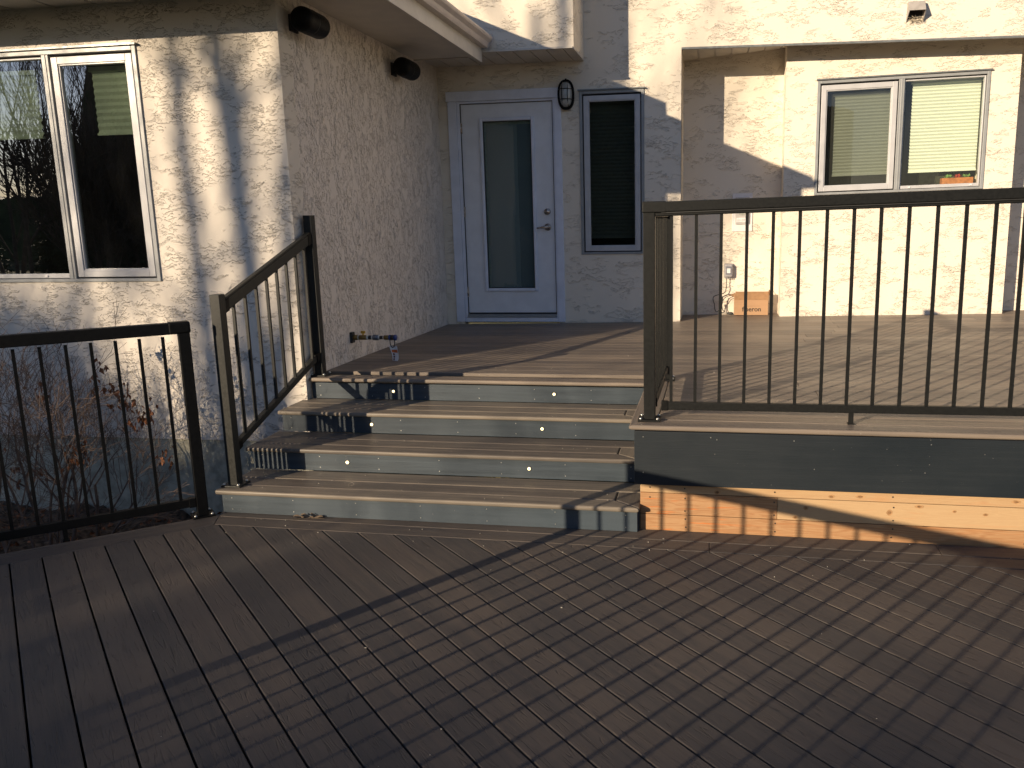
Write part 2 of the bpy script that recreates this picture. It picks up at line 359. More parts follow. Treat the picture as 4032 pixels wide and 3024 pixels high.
# ---------------------------------------------------------------- house
house = thing('house', 'cream stucco house with white glazed door, windows and eaves behind the deck', 'house')
def wall_y(mb, y, th, x0, x1, z0, z1, holes=(), ztop=None):
    """wall facing -y with rectangular holes (x0,x1,z0,z1)"""
    xs = sorted({x0, x1}|{h[0] for h in holes}|{h[1] for h in holes}); zs = sorted({z0, z1}|{h[2] for h in holes}|{h[3] for h in holes})
    for i in range(len(xs)-1):
        for j in range(len(zs)-1):
            cx, cz = (xs[i]+xs[i+1])/2, (zs[j]+zs[j+1])/2
            if any(h[0] < cx < h[1] and h[2] < cz < h[3] for h in holes): continue
            a, b, c, e = xs[i], xs[i+1], zs[j], zs[j+1]
            mb.face([(a, y, c), (b, y, c), (b, y, e), (a, y, e)])
            mb.face([(b, y+th, c), (a, y+th, c), (a, y+th, e), (b, y+th, e)])
    for h in list(holes)+[(x0, x1, z0, z1)]:
        a, b, c, e = h
        for q in ([(a, c), (b, c)], [(b, c), (b, e)], [(b, e), (a, e)], [(a, e), (a, c)]):
            (xa, za), (xb, zb) = q; mb.face([(xa, y, za), (xb, y, zb), (xb, y+th, zb), (xa, y+th, za)])
def room(name, x0, x1, y0, y1, z0, z1, parent, mat='inner'):
    m = MB()
    m.face([(x0, y1, z0), (x1, y1, z0), (x1, y1, z1), (x0, y1, z1)]); m.face([(x0, y0, z0), (x0, y1, z0), (x0, y1, z1), (x0, y0, z1)])
    m.face([(x1, y0, z0), (x1, y1, z0), (x1, y1, z1), (x1, y0, z1)]); m.face([(x0, y0, z0), (x1, y0, z0), (x1, y1, z0), (x0, y1, z0)])
    m.face([(x0, y0, z1), (x1, y0, z1), (x1, y1, z1), (x0, y1, z1)]); return m.build(name, M[mat], parent)
W1 = (-6.05, -3.663, 1.216, 2.727); W2 = (-1.273, -.649, 1.228, 2.775); W3 = (.972, 2.512, 1.772, 2.832)
DR = (-2.50, -1.512, H-.05, 2.735)
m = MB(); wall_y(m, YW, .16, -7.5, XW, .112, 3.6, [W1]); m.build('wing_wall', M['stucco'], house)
m = MB(); m.box(-7.5, XW-.006, YW+.012, YW+.15, -.6, .112); m.build('foundation', M['parge'], house)
# side wall of the wing (faces +x)
m = MB()
ny_ = 1
m.face([(XW, YW+.16, .0), (XW, YD+.02, .0), (XW, YD+.02, 3.6), (XW, YW+.16, 3.6)]); m.face([(XW-.14, YW+.17, .0), (XW-.14, YD+.1, 0), (XW-.14, YD+.1, 3.6), (XW-.14, YW+.17, 3.6)])
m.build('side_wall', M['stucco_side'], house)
# rear wall with the door, running up to the upper storey; its lower edge over the recess drifts a little
m = MB(); wall_y(m, YD, .12, XW, XC, -.3, 3.119, [DR, W2])
ze = lambda x: 3.119-.0145*(x-XC)
m.face([(XW, YD, 3.119), (XC, YD, 3.119), (XC, YD, 6.4), (XW, YD, 6.4)])
X2 = 6.5
m.face([(XC, YD, 3.119), (X2, YD, ze(X2)), (X2, YD, 6.4), (XC, YD, 6.4)])
m.face([(XW, YD+.12, 3.119), (XC, YD+.12, 3.119), (XC, YD+.12, 6.4), (XW, YD+.12, 6.4)]); m.face([(XC, YD+.12, 3.3), (X2, YD+.12, 3.3), (X2, YD+.12, 6.4), (XC, YD+.12, 6.4)])
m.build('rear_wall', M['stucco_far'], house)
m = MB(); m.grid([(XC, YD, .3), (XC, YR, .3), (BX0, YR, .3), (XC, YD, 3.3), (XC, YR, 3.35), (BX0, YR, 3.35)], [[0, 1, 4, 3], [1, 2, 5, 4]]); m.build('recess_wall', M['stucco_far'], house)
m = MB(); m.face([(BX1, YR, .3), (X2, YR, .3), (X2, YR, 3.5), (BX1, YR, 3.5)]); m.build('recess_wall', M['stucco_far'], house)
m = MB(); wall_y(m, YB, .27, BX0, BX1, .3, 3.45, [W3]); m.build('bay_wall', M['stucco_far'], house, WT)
# soffit of the recess with v-grooves
def soff(x, y):
    s = -.03 if x <= XC else (-.03+.15*(x-XC)/(BX0-XC) if x < BX0 else .12+.26*(x-BX0)/(BX1-BX0)); return ze(x)+s*(y-YD)
m = MB(); x = XC; 
while x < X2:
    x1 = min(x+.157, X2)
    for a, b, dz in ((x, x1-.012, 0), (x1-.012, x1, .012)):
        V = [(a, YD+.001, soff(a, YD)+dz), (b, YD+.001, soff(b, YD)+dz), (b, YR, soff(b, YR)+dz), (a, YR, soff(a, YR)+dz)]
        m.face(V)
        if dz: m.face([V[0], (a, YR, soff(a, YR)+dz), (a, YR, soff(a, YR)), (a, YD, soff(a, YD))])
    x = x1
m.build('soffit', M['soffit'], house)
m = MB(); m.face([(XC-.0, YD-.006, 3.119-.012), (X2, YD-.006, ze(X2)-.012), (X2, YD-.006, ze(X2)+.006), (XC, YD-.006, 3.119+.006)])
m.face([(XC, YD-.006, 3.107), (X2, YD-.006, ze(X2)-.012), (X2, YD+.02, ze(X2)-.012), (XC, YD+.02, 3.107)]); m.build('drip_edge', M['drip'], house)
# bump-out of the upper storey over the door
XB, YBO, ZBO = -1.221, 7.783, 3.07
m = MB(); m.box(-4.2, XB, YBO, YD-.002, ZBO, 6.4); m.build('bump_out', M['stucco_far'], house)
m = MB(); x = XW
m.box(XW, XB-.006, YBO-.03, YBO+.0, ZBO-.018, ZBO-.002)
while x < XB-.02:
    x1 = min(x+.152, XB-.01); m.face([(x, YBO+.01, 3.052), (x1-.01, YBO+.01, 3.052), (x1-.01, YD, 3.052), (x, YD, 3.052)])
    m.face([(x1-.01, YBO+.01, 3.062), (x1, YBO+.01, 3.062), (x1, YD, 3.062), (x1-.01, YD, 3.062)]); m.face([(x1-.01, YBO+.01, 3.052), (x1-.01, YD, 3.052), (x1-.01, YD, 3.062), (x1-.01, YBO+.01, 3.062)]); x = x1
m.box(XB-.022, XB+.002, YBO+.0, YD-.004, 3.048, 3.069)
m.build('soffit', M['soffit'], house)
# wing eaves: soffit, fascia, gutter, roof
XE, YE = -2.045, 4.60
m = MB(); x = YE+.02
while x < YBO-.05:
    x1 = min(x+3.3, YBO-.04); m.face([(XW+.001, x, 3.018), (XE-.01, x, 3.018), (XE-.01, x1-.008, 3.018), (XW+.001, x1-.008, 3.018)]); m.face([(XW, x1-.008, 3.024), (XE-.01, x1-.008, 3.024), (XE-.01, x1, 3.024), (XW, x1, 3.024)]); x = x1
x = -7.5
while x < XW-.02:
    x1 = min(x+.3, XW)
    for a, b, dz in ((x, x1-.012, 0), (x1-.012, x1, .01)): m.face([(a, YE+.02, 2.985+dz), (b, YE+.02, 2.985+dz), (b, YW, 2.985+dz), (a, YW, 2.985+dz)])
    x = x1
m.box(XW, -2.17, YBO-.046, YBO-.034, 3.008, 3.03)
m.face([(XW, YE+.02, 2.985), (XE, YE+.02, 2.985), (XE, YW+.0, 2.985), (XW, YW, 2.985)])
m.build('soffit', M['soffit'], house)
m = MB(); m.box(XE-.012, XE, YE, YBO-.04, 2.965, 3.12); m.box(-7.5, XE, YE, YE+.012, 2.955, 3.12); m.build('fascia', M['fascia'], house, bevel=.002)
def gutter_profile(d):   # (out, z)
    return [(0, 3.085), (.055, 3.085), (.062, 3.10), (.070, 3.125), (.095, 3.150), (.100, 3.165), (.100, 3.178), (.088, 3.178), (.088, 3.168), (.06, 3.13), (.05, 3.10), (.006, 3.10), (.006, 3.178), (0, 3.178)]
m = MB(); pr = gutter_profile(0); k = len(pr); L = [(XE+o, y, z) for y in (YE, YBO-.035) for o, z in pr]
m.grid(L, [[i, i+1, k+i+1, k+i] for i in range(k-1)]+[list(range(k)), list(range(k, 2*k))[::-1]])
L = [(x, YE-o, z) for x in (-7.5, XE+.09) for o, z in pr]; m.grid(L, [[i, i+1, k+i+1, k+i] for i in range(k-1)])
for q in range(6): m.box(XE+.0, XE+.096, 5.2+.5*q, 5.205+.5*q, 3.172, 3.182)
m.build('gutter', M['gutter'], house)
m = MB(); e = [(-7.5, YE-.02, 3.16), (XE+.03, YE-.02, 3.16), (XE+.03, YBO-.03, 3.16)]; rp = (-4.65, 7.20, 4.0)
m.face([e[0], e[1], rp, (-7.5, 7.2, 4.0)]); m.face([e[1], e[2], (-4.65, YBO-.03, 4.0), rp]); m.build('roof', M['shingle'], house)
m = MB(); pts = [Vector((XE+.11, YBO-.02, 3.10))]; 
m.tube([(XE+.06, YBO-.02, 3.07), (XE+.085, YBO-.02, 3.115), (XE+.1, YBO-.015, 3.165), (XE+.095, YBO-.02, 3.20)], [.006, .008, .009, .004], 6)
m.tube([(XE+.06, YBO-.03, 3.17), (XE+.055, YBO-.03, 3.215), (XE+.03, YBO-.03, 3.23)], [.006, .006, .003], 5); m.tube([(XE+.06, YBO-.03, 3.19), (XE+.085, YBO-.035, 3.197), (XE+.098, YBO-.03, 3.205)], [.004, .004, .006], 5)
m.build('caulk', M['gutter'], house)

# windows -------------------------------------------------------------
def ring(mb, x0, x1, z0, z1, w, y0, y1):
    w = w if isinstance(w, tuple) else (w, w, w, w)   # l r b t
    mb.box(x0, x0+w[0], y0, y1, z0, z1, .5, axis=2); mb.box(x1-w[1], x1, y0, y1, z0, z1, .5, axis=2)
    mb.box(x0+w[0], x1-w[1], y0, y1, z0, z0+w[2], .5); mb.box(x0+w[0], x1-w[1], y0, y1, z1-w[3], z1, .5)
def shade_mesh(x0, x1, y, z0, z1, pitch, parent, warp=None, dark=False):
    m = MB(); nn = max(4, int((z1-z0)/pitch)); V = []
    for i in range(2*nn+1): V += [(x0+(0 if i % 2 else .004), y+(.014 if i % 2 else 0), z0+(z1-z0)*i/(2*nn)), (x1-(0 if i % 2 else .004), y+(.014 if i % 2 else 0), z0+(z1-z0)*i/(2*nn))]
    m.grid(V, [[2*i, 2*i+1, 2*i+3, 2*i+2] for i in range(2*nn)]); m.box(x0, x1, y-.006, y+.018, z0-.014, z0); m.box(x0-.01, x1+.01, y-.01, y+.03, z1, z1+.03)
    return m.build('blind', M['shade'], parent, warp)
def window(name, W, y, secs, gl, warp=None, label=None):
    """secs: list of (x0,x1,kind) kind 'sash' or 'fixed' """
    x0, x1, z0, z1 = W; f = MB(); ring(f, x0, x1, z0, z1, (.028, .028, .022, .03), y-.012, y+.10)
    for a, b, k in secs[:-1]: f.box(b, b+.05, y-.010, y+.09, z0+.022, z1-.03, .5, axis=2); f.box(b+.018, b+.032, y-.014, y-.009, z0+.022, z1-.03, .5, axis=2)
    o = f.build('window', M['frame'], house, warp, bevel=.003)
    d = MB(); d.box(x0-.01, x1+.012, y-.03, y-.0, z1, z1+.012); d.build('drip_cap', M['drip'], o, warp)
    gk = MB()
    for a, b, k in secs:
        s = MB(); c, e = z0+.022, z1-.03
        ring(gk, a-.001, b+.001, c, e, .006, y+.03, y+.09)
        if k == 'sash':
            ring(s, a+.012, b-.010, c+.010, e-.016, (.046, .046, .046, .046), y-.004, y+.05); ring(s, a+.056, b-.054, c+.054, e-.060, .012, y+.004, y+.045)
            ga, gb, gc, ge, gy = a+.064, b-.062, c+.062, e-.068, y+.018
        else:
            ring(s, a+.004, b-.004, c+.004, e-.010, (.012, .012, .030, .012), y+.008, y+.06); ga, gb, gc, ge, gy = a+.014, b-.014, c+.030, e-.02, y+.030
        s.build('sash' if k == 'sash' else 'stop', M['sash'], o, warp, bevel=.003)
        if k == 'fixed':
            t = MB()
            for q in (.12, .88): xx = a+(b-a)*q; t.box(xx, xx+.018, y-.0, y+.010, c+.012, c+.024)
            t.split('clip', M['plastic'], o, warp)
        p = MB(); p.face([(ga, gy, gc), (gb, gy, gc), (gb, gy, ge), (ga, gy, ge)]); p.build('pane', M[gl], o, warp)
    gk.build('gasket', M['gasket'], o, warp)
    return o
w1 = window('window', W1, YW, [(-6.02, -4.349, 'fixed'), (-4.299, -3.691, 'sash')], 'glass')
shade_mesh(-4.10, -3.70, YW+.12, 2.205, 2.60, .042, w1); shade_mesh(-5.95, -4.52, YW+.12, 2.20, 2.60, .042, w1)
room('room', -6.1, -3.62, YW+.165, YW+2.6, .9, 2.9, w1)
w2 = window('window', W2, YD, [(-1.245, -.677, 'sash')], 'glassn')
shade_mesh(-1.21, -.70, YD+.11, 1.395, 2.68, .035, w2); room('room', -1.3, -.62, YD+.125, YD+2, 1.1, 2.9, w2)
w3 = window('window', W3, YB, [(1.0, 1.712, 'sash'), (1.758, 2.484, 'fixed')], 'glassb', WT)
shade_mesh(1.15, 1.70, YB+.12, 1.960, 2.695, .030, w3, WT); shade_mesh(1.86, 2.475, YB+.12, 1.962, 2.765, .030, w3, WT)
m = MB(); m.face([(1.05, YB+.075, 1.86), (1.66, YB+.075, 1.86), (1.66, YB+.075, 2.76), (1.05, YB+.075, 2.76)]); m.build('insect_screen', M['screen'], w3, WT)
room('room', .95, 2.53, YB+.275, YB+2.4, 1.5, 3.0, w3)
m = MB(); m.box(2.20, 2.50, YB+.5, YB+.52, 1.5, 1.93); m.box(2.2, 2.40, YB+1.2, YB+1.22, 1.5, 2.9); m.build('partition', M['inlight'], w3)
# planter on the sill inside the bay window
pl = thing('sill_planter', 'small wooden planter with green and red succulents behind the bay window glass', 'planter')
m = MB(); m.box(2.185, 2.47, YB+.16, YB+.24, 1.78, 1.888); m.build('planter_box', M['cedar'], pl, WT, bevel=.003)
for cx, mt, nn in ((2.25, 'leafg', 40), (2.335, 'leafr', 46), (2.42, 'leafg', 36)):
    m = MB()
    for i in range(nn):
        a = random.random()*6.28; b = .25+random.random()*1.1; l = .018+.028*random.random(); d = Vector((math.cos(a)*math.cos(b), math.sin(a)*math.cos(b), math.sin(b)))
        s_ = d.cross(Vector((0, 0, 1))).normalized()*.009; p = Vector((cx, YB+.2, 1.888))+Vector((random.uniform(-.02, .02), random.uniform(-.02, .02), 0))
        m.face([p, p+d*l*.6+s_, p+d*l, p+d*l*.6-s_])
    m.build('succulent', M[mt], pl, WT)

# door ---------------------------------------------------------------
door = MB(); ring(door, -2.579, -1.449, H+.004, 2.815, (.089, .064, .045, .0001), YD-.03, YD+.02)
dr = bpy.data.objects.new('door', None); put(dr, house)
m = MB(); m.box(-2.579, -2.492, YD-.024, YD+.01, H+.004, 2.722); m.box(-1.520, -1.449, YD-.024, YD+.01, H+.004, 2.722); m.box(-2.592, -1.438, YD-.034, YD+.01, 2.723, 2.815)
m.box(-2.491, -1.521, YD-.022, YD+.01, H+.004, H+.048); m.build('door_trim', M['trim'], dr, bevel=.003)
m = MB(); m.box(-2.490, -2.462, YD-.012, YD+.10, H+.05, 2.722); m.box(-1.534, -1.522, YD-.012, YD+.10, H+.05, 2.722); m.box(-2.461, -1.535, YD-.008, YD+.10, 2.702, 2.722)
m.build('jamb', M['trim'], dr, bevel=.002)
m = MB(); m.box(-2.461, -1.535, YD-.03, YD+.10, H+.049, H+.082); m.build('threshold', M['frame'], dr, bevel=.004)
gk_ = MB(); ring(gk_, -2.4615, -1.5345, .645, 2.7025, .0065, YD-.002, YD+.06); gk_.build('door_gap_shade', M['gasket'], dr)  # dark strip stands in for the shadow in the gap around the slab
sl = MB(); ring(sl, -2.455, -1.541, .652, 2.696, (.190, .186, .222, .139), YD+.012, YD+.055); slab = sl.build('door_panel', M['white'], dr)
m = MB(); ring(m, -2.270, -1.722, .868, 2.562, .032, YD-.010, YD+.014); m.build('lite_frame', M['trim'], dr, bevel=.008, seg=3)
m = MB(); ring(m, -2.236, -1.756, .902, 2.528, .004, YD+.004, YD+.03); m.build('glazing_bead', M['gasket'], dr)
m = MB(); m.face([(-2.265, YD+.03, .874), (-1.727, YD+.03, .874), (-1.727, YD+.03, 2.557), (-2.265, YD+.03, 2.557)]); m.build('pane', M['glassd'], dr)
m = MB()
for zz in (2.47, 1.665, .865): m = MB(); m.box(-2.467, -2.447, YD-.002, YD+.014, zz-.05, zz+.05); m.tube([(-2.462, YD-.002, zz-.052), (-2.462, YD-.002, zz+.052)], .007, 8); m.build('hinge', M['nickel'], dr)
pass
m = MB(); m.tube([(-1.609, YD+.012, 1.503), (-1.609, YD-.008, 1.503)], .034, 20); m.tube([(-1.609, YD-.008, 1.503), (-1.609, YD-.045, 1.503)], [.02, .013], 14)
m.tube([(-1.609, YD-.045, 1.503), (-1.64, YD-.048, 1.502), (-1.675, YD-.044, 1.498), (-1.712, YD-.035, 1.493)], [.013, .011, .009, .007], 10); m.build('door_handle', M['nickel'], dr)
m = MB(); m.tube([(-1.612, YD+.012, 1.652), (-1.612, YD-.018, 1.652)], [.033, .028], 20); m.tube([(-1.612, YD-.018, 1.652), (-1.612, YD-.023, 1.652)], .012, 12); m.build('deadbolt', M['nickel'], dr)
m = MB(); m.box(-2.45, -1.545, YD+.02, YD+.05, .638, .650); m.build('door_sweep', M['gasket'], dr)
room('room', -2.50, -1.50, YD+.125, YD+3, H-.02, 2.9, dr)
m = MB(); m.face([(-2.215, YD+.05, .905), (-1.905, YD+.05, .905), (-1.905, YD+.05, 2.50), (-2.215, YD+.05, 2.50)]); m.build('privacy_panel', simple('frosted_panel', (.17, .22, .225), .6, 0, .2, .04, 3.), dr)
m = MB(); m.face([(-1.904, YD+.051, .905), (-1.73, YD+.051, .905), (-1.73, YD+.051, 2.50), (-1.904, YD+.051, 2.50)]); m.build('privacy_panel', simple('frosted_panel_dark', (.115, .15, .16), .6, 0, .2, .04, 3.), dr)
m = MB(); m.face([(-2.262, YD+.055, .88), (-2.215, YD+.055, .88), (-2.215, YD+.055, 2.555), (-2.262, YD+.055, 2.555)]); m.face([(-2.262, YD+.056, 2.50), (-1.73, YD+.056, 2.50), (-1.73, YD+.056, 2.555), (-2.262, YD+.056, 2.555)]); m.build('spacer', simple('pale_spacer', (.20, .27, .24), .6), dr)

# ---------------------------------------------------------------- lower deck
ld = thing('lower_deck', 'dark brown composite deck with boards laid diagonally below the steps', 'deck')
A0 = (-2.615, 3.955); dl = Vector((-.755, -.656)); nl = Vector((-.656, .755))   # left edge direction, outward normal
C1 = (A0[0]+dl.x*1.36, A0[1]+dl.y*1.36)
yb_ = lambda x: 3.955-.0325*(x+2.6)
field = [A0, C1, (2.1, -2.72), (5.2, -2.72), (5.2, yb_(5.2))]
nb = (.7170, .6971); al = (-.6971, .7170)
gaps = [-.0397-.1345*2, -.0397-.1345, -.0397, .0940, .2270, .3640, .4975, .6325, .7660, .9040]
gaps += [.9040+(2.148-.904)/9*i for i in range(1, 10)]+[2.290, 2.4275, 2.569, 2.713, 2.852, 2.991, 3.134, 3.281, 3.434]
gaps = [g_+.01*0 for g_ in gaps]
a_ = -.0397-.269
while a_ > -4.2: a_ -= .1365; gaps.insert(0, a_)
a_ = 3.434
while a_ < 6.4: a_ += .1425; gaps.append(a_)
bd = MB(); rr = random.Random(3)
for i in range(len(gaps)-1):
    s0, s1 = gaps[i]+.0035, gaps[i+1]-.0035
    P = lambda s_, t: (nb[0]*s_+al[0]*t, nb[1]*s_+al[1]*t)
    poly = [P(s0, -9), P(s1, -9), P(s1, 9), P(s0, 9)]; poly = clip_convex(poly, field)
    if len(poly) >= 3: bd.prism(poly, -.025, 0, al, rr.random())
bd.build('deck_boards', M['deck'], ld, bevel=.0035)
bo = MB()
def strip(p, q, n_, a, b, along, mb): mb.prism([(p[0]+n_[0]*a, p[1]+n_[1]*a), (q[0]+n_[0]*a, q[1]+n_[1]*a), (q[0]+n_[0]*b, q[1]+n_[1]*b), (p[0]+n_[0]*b, p[1]+n_[1]*b)], -.025, 0, along)
yl = lambda x: yb_(x)+.128
# border boards under the steps, mitred at the left corner
mitre = lambda t: (A0[0]-.38*t, A0[1]+t)
for t0, t1 in ((.004, .122), (.127, .26)):
    p0, p1 = mitre(t0), mitre(t1)
    cuts = [p0[0], .02, 2.4, 5.2] if t0 < .1 else [p0[0], 1.1, 3.3, 5.2]
    for i in range(3):
        xa, xb = cuts[i]+(.0005 if i else 0), cuts[i+1]-.0005
        bo.prism([(xa, yb_(xa)+t0), (xb, yb_(xb)+t0), (xb, yb_(xb)+t1), (xa if i else p1[0], yb_(xa)+t1)], -.025, 0, (1, -.0325))
for t0, t1 in ((.004, .140), (.146, .172)):
    q0 = Vector(A0)+Vector((-.38, 1))*(t0*.93); q1 = Vector(A0)+Vector((-.38, 1))*(t1*.93)
    e0 = Vector(C1)+nl*t0-Vector((.0, 0)); e1 = Vector(C1)+nl*t1
    bo.prism([tuple(e0), tuple(q0-dl*.0), tuple(q1), tuple(e1)][::1], -.025, 0, tuple(dl))
pn = Vector((-.7071, -.7071))
bo.prism([(C1[0], C1[1]), (C1[0]+pn.x*.14, C1[1]+pn.y*.14), (2.1-.1, -2.72-.1), (2.1, -2.72)], -.025, 0, (.7071, -.7071))
bo.build('border_boards', M['deck'], ld, bevel=.004)
m = MB(); q0 = Vector(A0)+nl*.165; q1 = Vector(C1)+nl*.165; m.obox((q0.x+.12, q0.y+.1, -.15), (q1.x, q1.y, -.15), .03, .245)
m.obox((C1[0]-.1, C1[1]-.1, -.15), (2.0, -2.8, -.15), .03, .245); m.build('rim_board', M['slate'], ld)
m = MB()
for i in range(-4, 26): m.box(-3.6+.4*i if False else -4.5, 5.2, 3.9-.4*i, 3.94-.4*i, -.24, -.027) if 3.9-.4*i > -2.7 else None
cut = MB()
for i in range(17):
    yy = 3.85-.4*i; xa = max(-3.55, C1[0]+(C1[1]-yy)) if yy < C1[1] else A0[0]-(A0[1]-yy)*1.15
    cut.box(xa+.05, 5.2, yy-.02, yy+.02, -.24, -.027)
cut.build('joists', M['bark'], ld)
m = MB(); m.face([(C1[0]+.02, C1[1]-.02, -.26), (2.1, -2.7, -.26), (5.2, -2.7, -.26), (5.2, 4.0, -.26), (A0[0], 4.05, -.26), (C1[0]-.05, C1[1]+.05, -.26)]); m.build('gap_shade_sheet', M['gasket'], ld)  # dark sheet added so the gaps between boards read as shade

# ---------------------------------------------------------------- steps
st = thing('steps', 'wide flight of brown composite steps with slate grey risers and small riser lights', 'steps')
XL = [-2.70, -2.735, -2.72]; XRI = [-2.672, -2.70, -2.70]; XT = [-.332, -.362, -.362]
for i in range(3):
    t = MB(); z1 = RS*(i+1); z0 = z1-.026; y0 = YN[i]; yb2 = YN[i+1]+.024; w3_ = (yb2-y0)/3
    xr = XT[i]; xi = xr-.135; rows = [(y0, y0+.112), (y0+.117, y0+.252), (y0+.257, yb2-.001)]
    t.prism([(XL[i], y0), (xr, y0), (xi, y0+.112), (XL[i], y0+.112)], z0, z1)
    t.prism([(XL[i], rows[1][0]), (xi-.001, rows[1][0]), (xi-.001, rows[1][1]), (XL[i], rows[1][1])], z0, z1)
    t.prism([(XL[i], rows[2][0]), (xr, rows[2][0]), (xr, rows[2][1]), (XL[i], rows[2][1])], z0, z1)
    t.prism([(xr, y0+.006), (xr, rows[1][1]), (xi+.0005, rows[1][1]), (xi+.0005, y0+.115)], z0, z1-.001, (0, 1))
    t.build('tread', M['tread'], st, WF, bevel=.009, seg=3)
for i in range(4):
    m = MB(); y0 = YN[i]+.024; z0 = RS*i+.001; z1 = RS*(i+1)-.028; xa = XRI[min(i, 2)]+(.01 if i == 3 else 0); xb = -.345 if i == 0 else -.355
    if i == 3: xb = -.31; xa = -2.668
    m.box(xa, xb, y0, y0+.02, z0, z1)
    ro = m.build('riser', M['slate'], st, WF, bevel=.0015)
    sc_ = MB()
    for k in range(7):
        for zz in (z0+.022, z1-.02):
            xx = xa+.06+(xb-xa-.12)*k/6; sc_.tube([(xx, y0-.0015, zz), (xx, y0+.002, zz)], .0028, 6, smooth=False)
    sc_.split('screw', M['steel'], ro, WF)
    if i:
        for xx in ((-2.083, -.985), (-2.091, -.992), (-2.094, -.994))[3-i]:
            zz = (z0+z1)/2+.004; b = MB(); b.tube([(xx, y0-.004, zz), (xx, y0+.004, zz)], .012, 18, smooth=False); q = b.build('step_light', M['nickel'], st, WF)
            b = MB(); b.tube([(xx, y0-.007, zz), (xx, y0-.003, zz)], [.0078, .009], 16); b.build('lens', M['led'], q, WF)
for i in range(3):
    m = MB(); m.box(XRI[i]-.003, XRI[i]+.018, YN[i]+.045, min(YN[i+1]+.06, YW-.003), RS*i+.001, RS*(i+1)-.028); m.build('stringer', M['slate'], st, WF)
m = MB()
for i in range(3): m.box(XT[i]-.03 if i else -.36, -.338, YN[i]+.046, YN[i+1]+.02, RS*i+.001, RS*(i+1)-.027)
m.build('stringer', M['slate'], st, WF)

# ---------------------------------------------------------------- upper deck
ud = thing('upper_deck', 'raised brown composite deck with slate fascia over raw pine skirting', 'deck')
b = MB(); YA = 4.146; XN = -.388; XR = 4.6; rr = random.Random(11)
b.prism([(XW+.001, YN[3]), (XN+.006, YN[3]), (XN+.006, YN[3]+.134), (XW+.001, YN[3]+.134)], H-.026, H, rnd=.3)
b.prism([(XN, YA), (XN+.135, YA+.135), (XN+.135, YN[3]+.134), (XN, YN[3]+.0)], H-.026, H, (0, 1), rnd=.2)
b.prism([(XN, YA), (XR, YA), (XR, YA+.135), (XN+.135, YA+.135)], H-.026, H, rnd=.6)
b.build('nosing_boards', M['updeck'], ud, WD, bevel=.009, seg=3)
b = MB(); y = YA+.139
while y < YR+.02:
    y1 = y+.136; xa = XN+.139 if y1 < YN[3]+.14 else XW+.002
    if y < YN[3]+.134 < y1 and xa < -1: pass
    if y1 < YN[3]+.10: xs = [XN+.139]
    elif y < YN[3]+.13: xs = [XN+.139]
    else: xs = [XW+.002]
    j = rr.uniform(.5, 3.5); cuts = xs+[j, XR]
    yt = min(y1, YD-.004) if False else y1
    for a, c in zip(cuts[:-1], cuts[1:]):
        lo = max(a, XC+.004) if y1 > YD-.0 else a
        if c-.002 > lo:
            nseg = 6
            for q in range(1): b.prism([(lo+.001, y), (c-.001, y), (c-.001, y1-.003), (lo+.001, y1-.003)], H-.025, H, rnd=rr.random())
    y = y1
# the strip in front of the door wall
b.build('deck_boards', M['updeck'], ud, WD, bevel=.003)
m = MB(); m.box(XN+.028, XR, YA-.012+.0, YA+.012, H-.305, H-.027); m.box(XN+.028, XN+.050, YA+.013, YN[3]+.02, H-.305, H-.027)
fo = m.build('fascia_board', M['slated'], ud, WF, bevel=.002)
s_ = MB()
for xx, zz in ((-.315, .50), (-.315, .315), (.02, .505), (.05, .495), (.42, .50), (.52, .36), (1.05, .50), (1.03, .36)): s_.tube([(xx, YA-.014, zz), (xx, YA-.010, zz)], .0028, 6, smooth=False)
s_.split('screw', M['steel'], fo, WF)
yk = YA+.028
m = MB()
for z0, z1, cut, ra, rb in ((-.03, .081, 1.9, .22, .4), (.084, .195, .352, .10, .95), (.198, .262, 2.6, .62, .3)):
    m.box(-.334, cut-.001, yk, yk+.02, z0, z1, ra); m.box(cut+.001, XR, yk, yk+.02, z0, z1, rb)
WK = lambda p: (p[0], WF(p)[1]-.010*(p[0]+.3), p[2])
so = m.build('skirt', M['pine'], ud, WK, bevel=.0012)
s_ = MB()
for xx in (-.285, -.105, .34, .90, 1.50):
    for zz in (.018, .062, .105, .172, .225):
        if xx == -.285 and zz < .15: continue
        dx = random.uniform(-.004, .004); s_.tube([(xx+dx, yk-.0015, zz), (xx+dx, yk+.003, zz)], .0042, 7, smooth=False)
s_.split('screw', M['screw'], so, WK)

M['knotd'] = simple('pine_knot', (.20, .11, .05), .7, 0, .2, .3, 60.); M['knotr'] = simple('pine_knot_halo', (.36, .21, .10), .7, 0, .2, .25, 40.)
for kx, kz, ra_, rb_ in ((.055, .212, .016, .012), (.49, .150, .012, .012), (.61, .215, .014, .010), (.745, .220, .022, .009), (.885, .145, .014, .016), (1.02, .182, .020, .010), (1.18, .165, .010, .008), (1.32, .155, .012, .008), (.44, .098, .012, .010), (1.45, .225, .02, .01)):
    m = MB()
    for R0, dy, mi in ((1., .0008, 1), (.55, .0014, 0)):
        V = [(kx+ra_*R0*math.cos(a*.3927)*(1+.15*math.sin(a*1.7)), yk-dy, kz+rb_*R0*math.sin(a*.3927)) for a in range(16)]; m.face(V, mi=mi)
    m.build('knot', [M['knotd'], M['knotr']], so, WK)

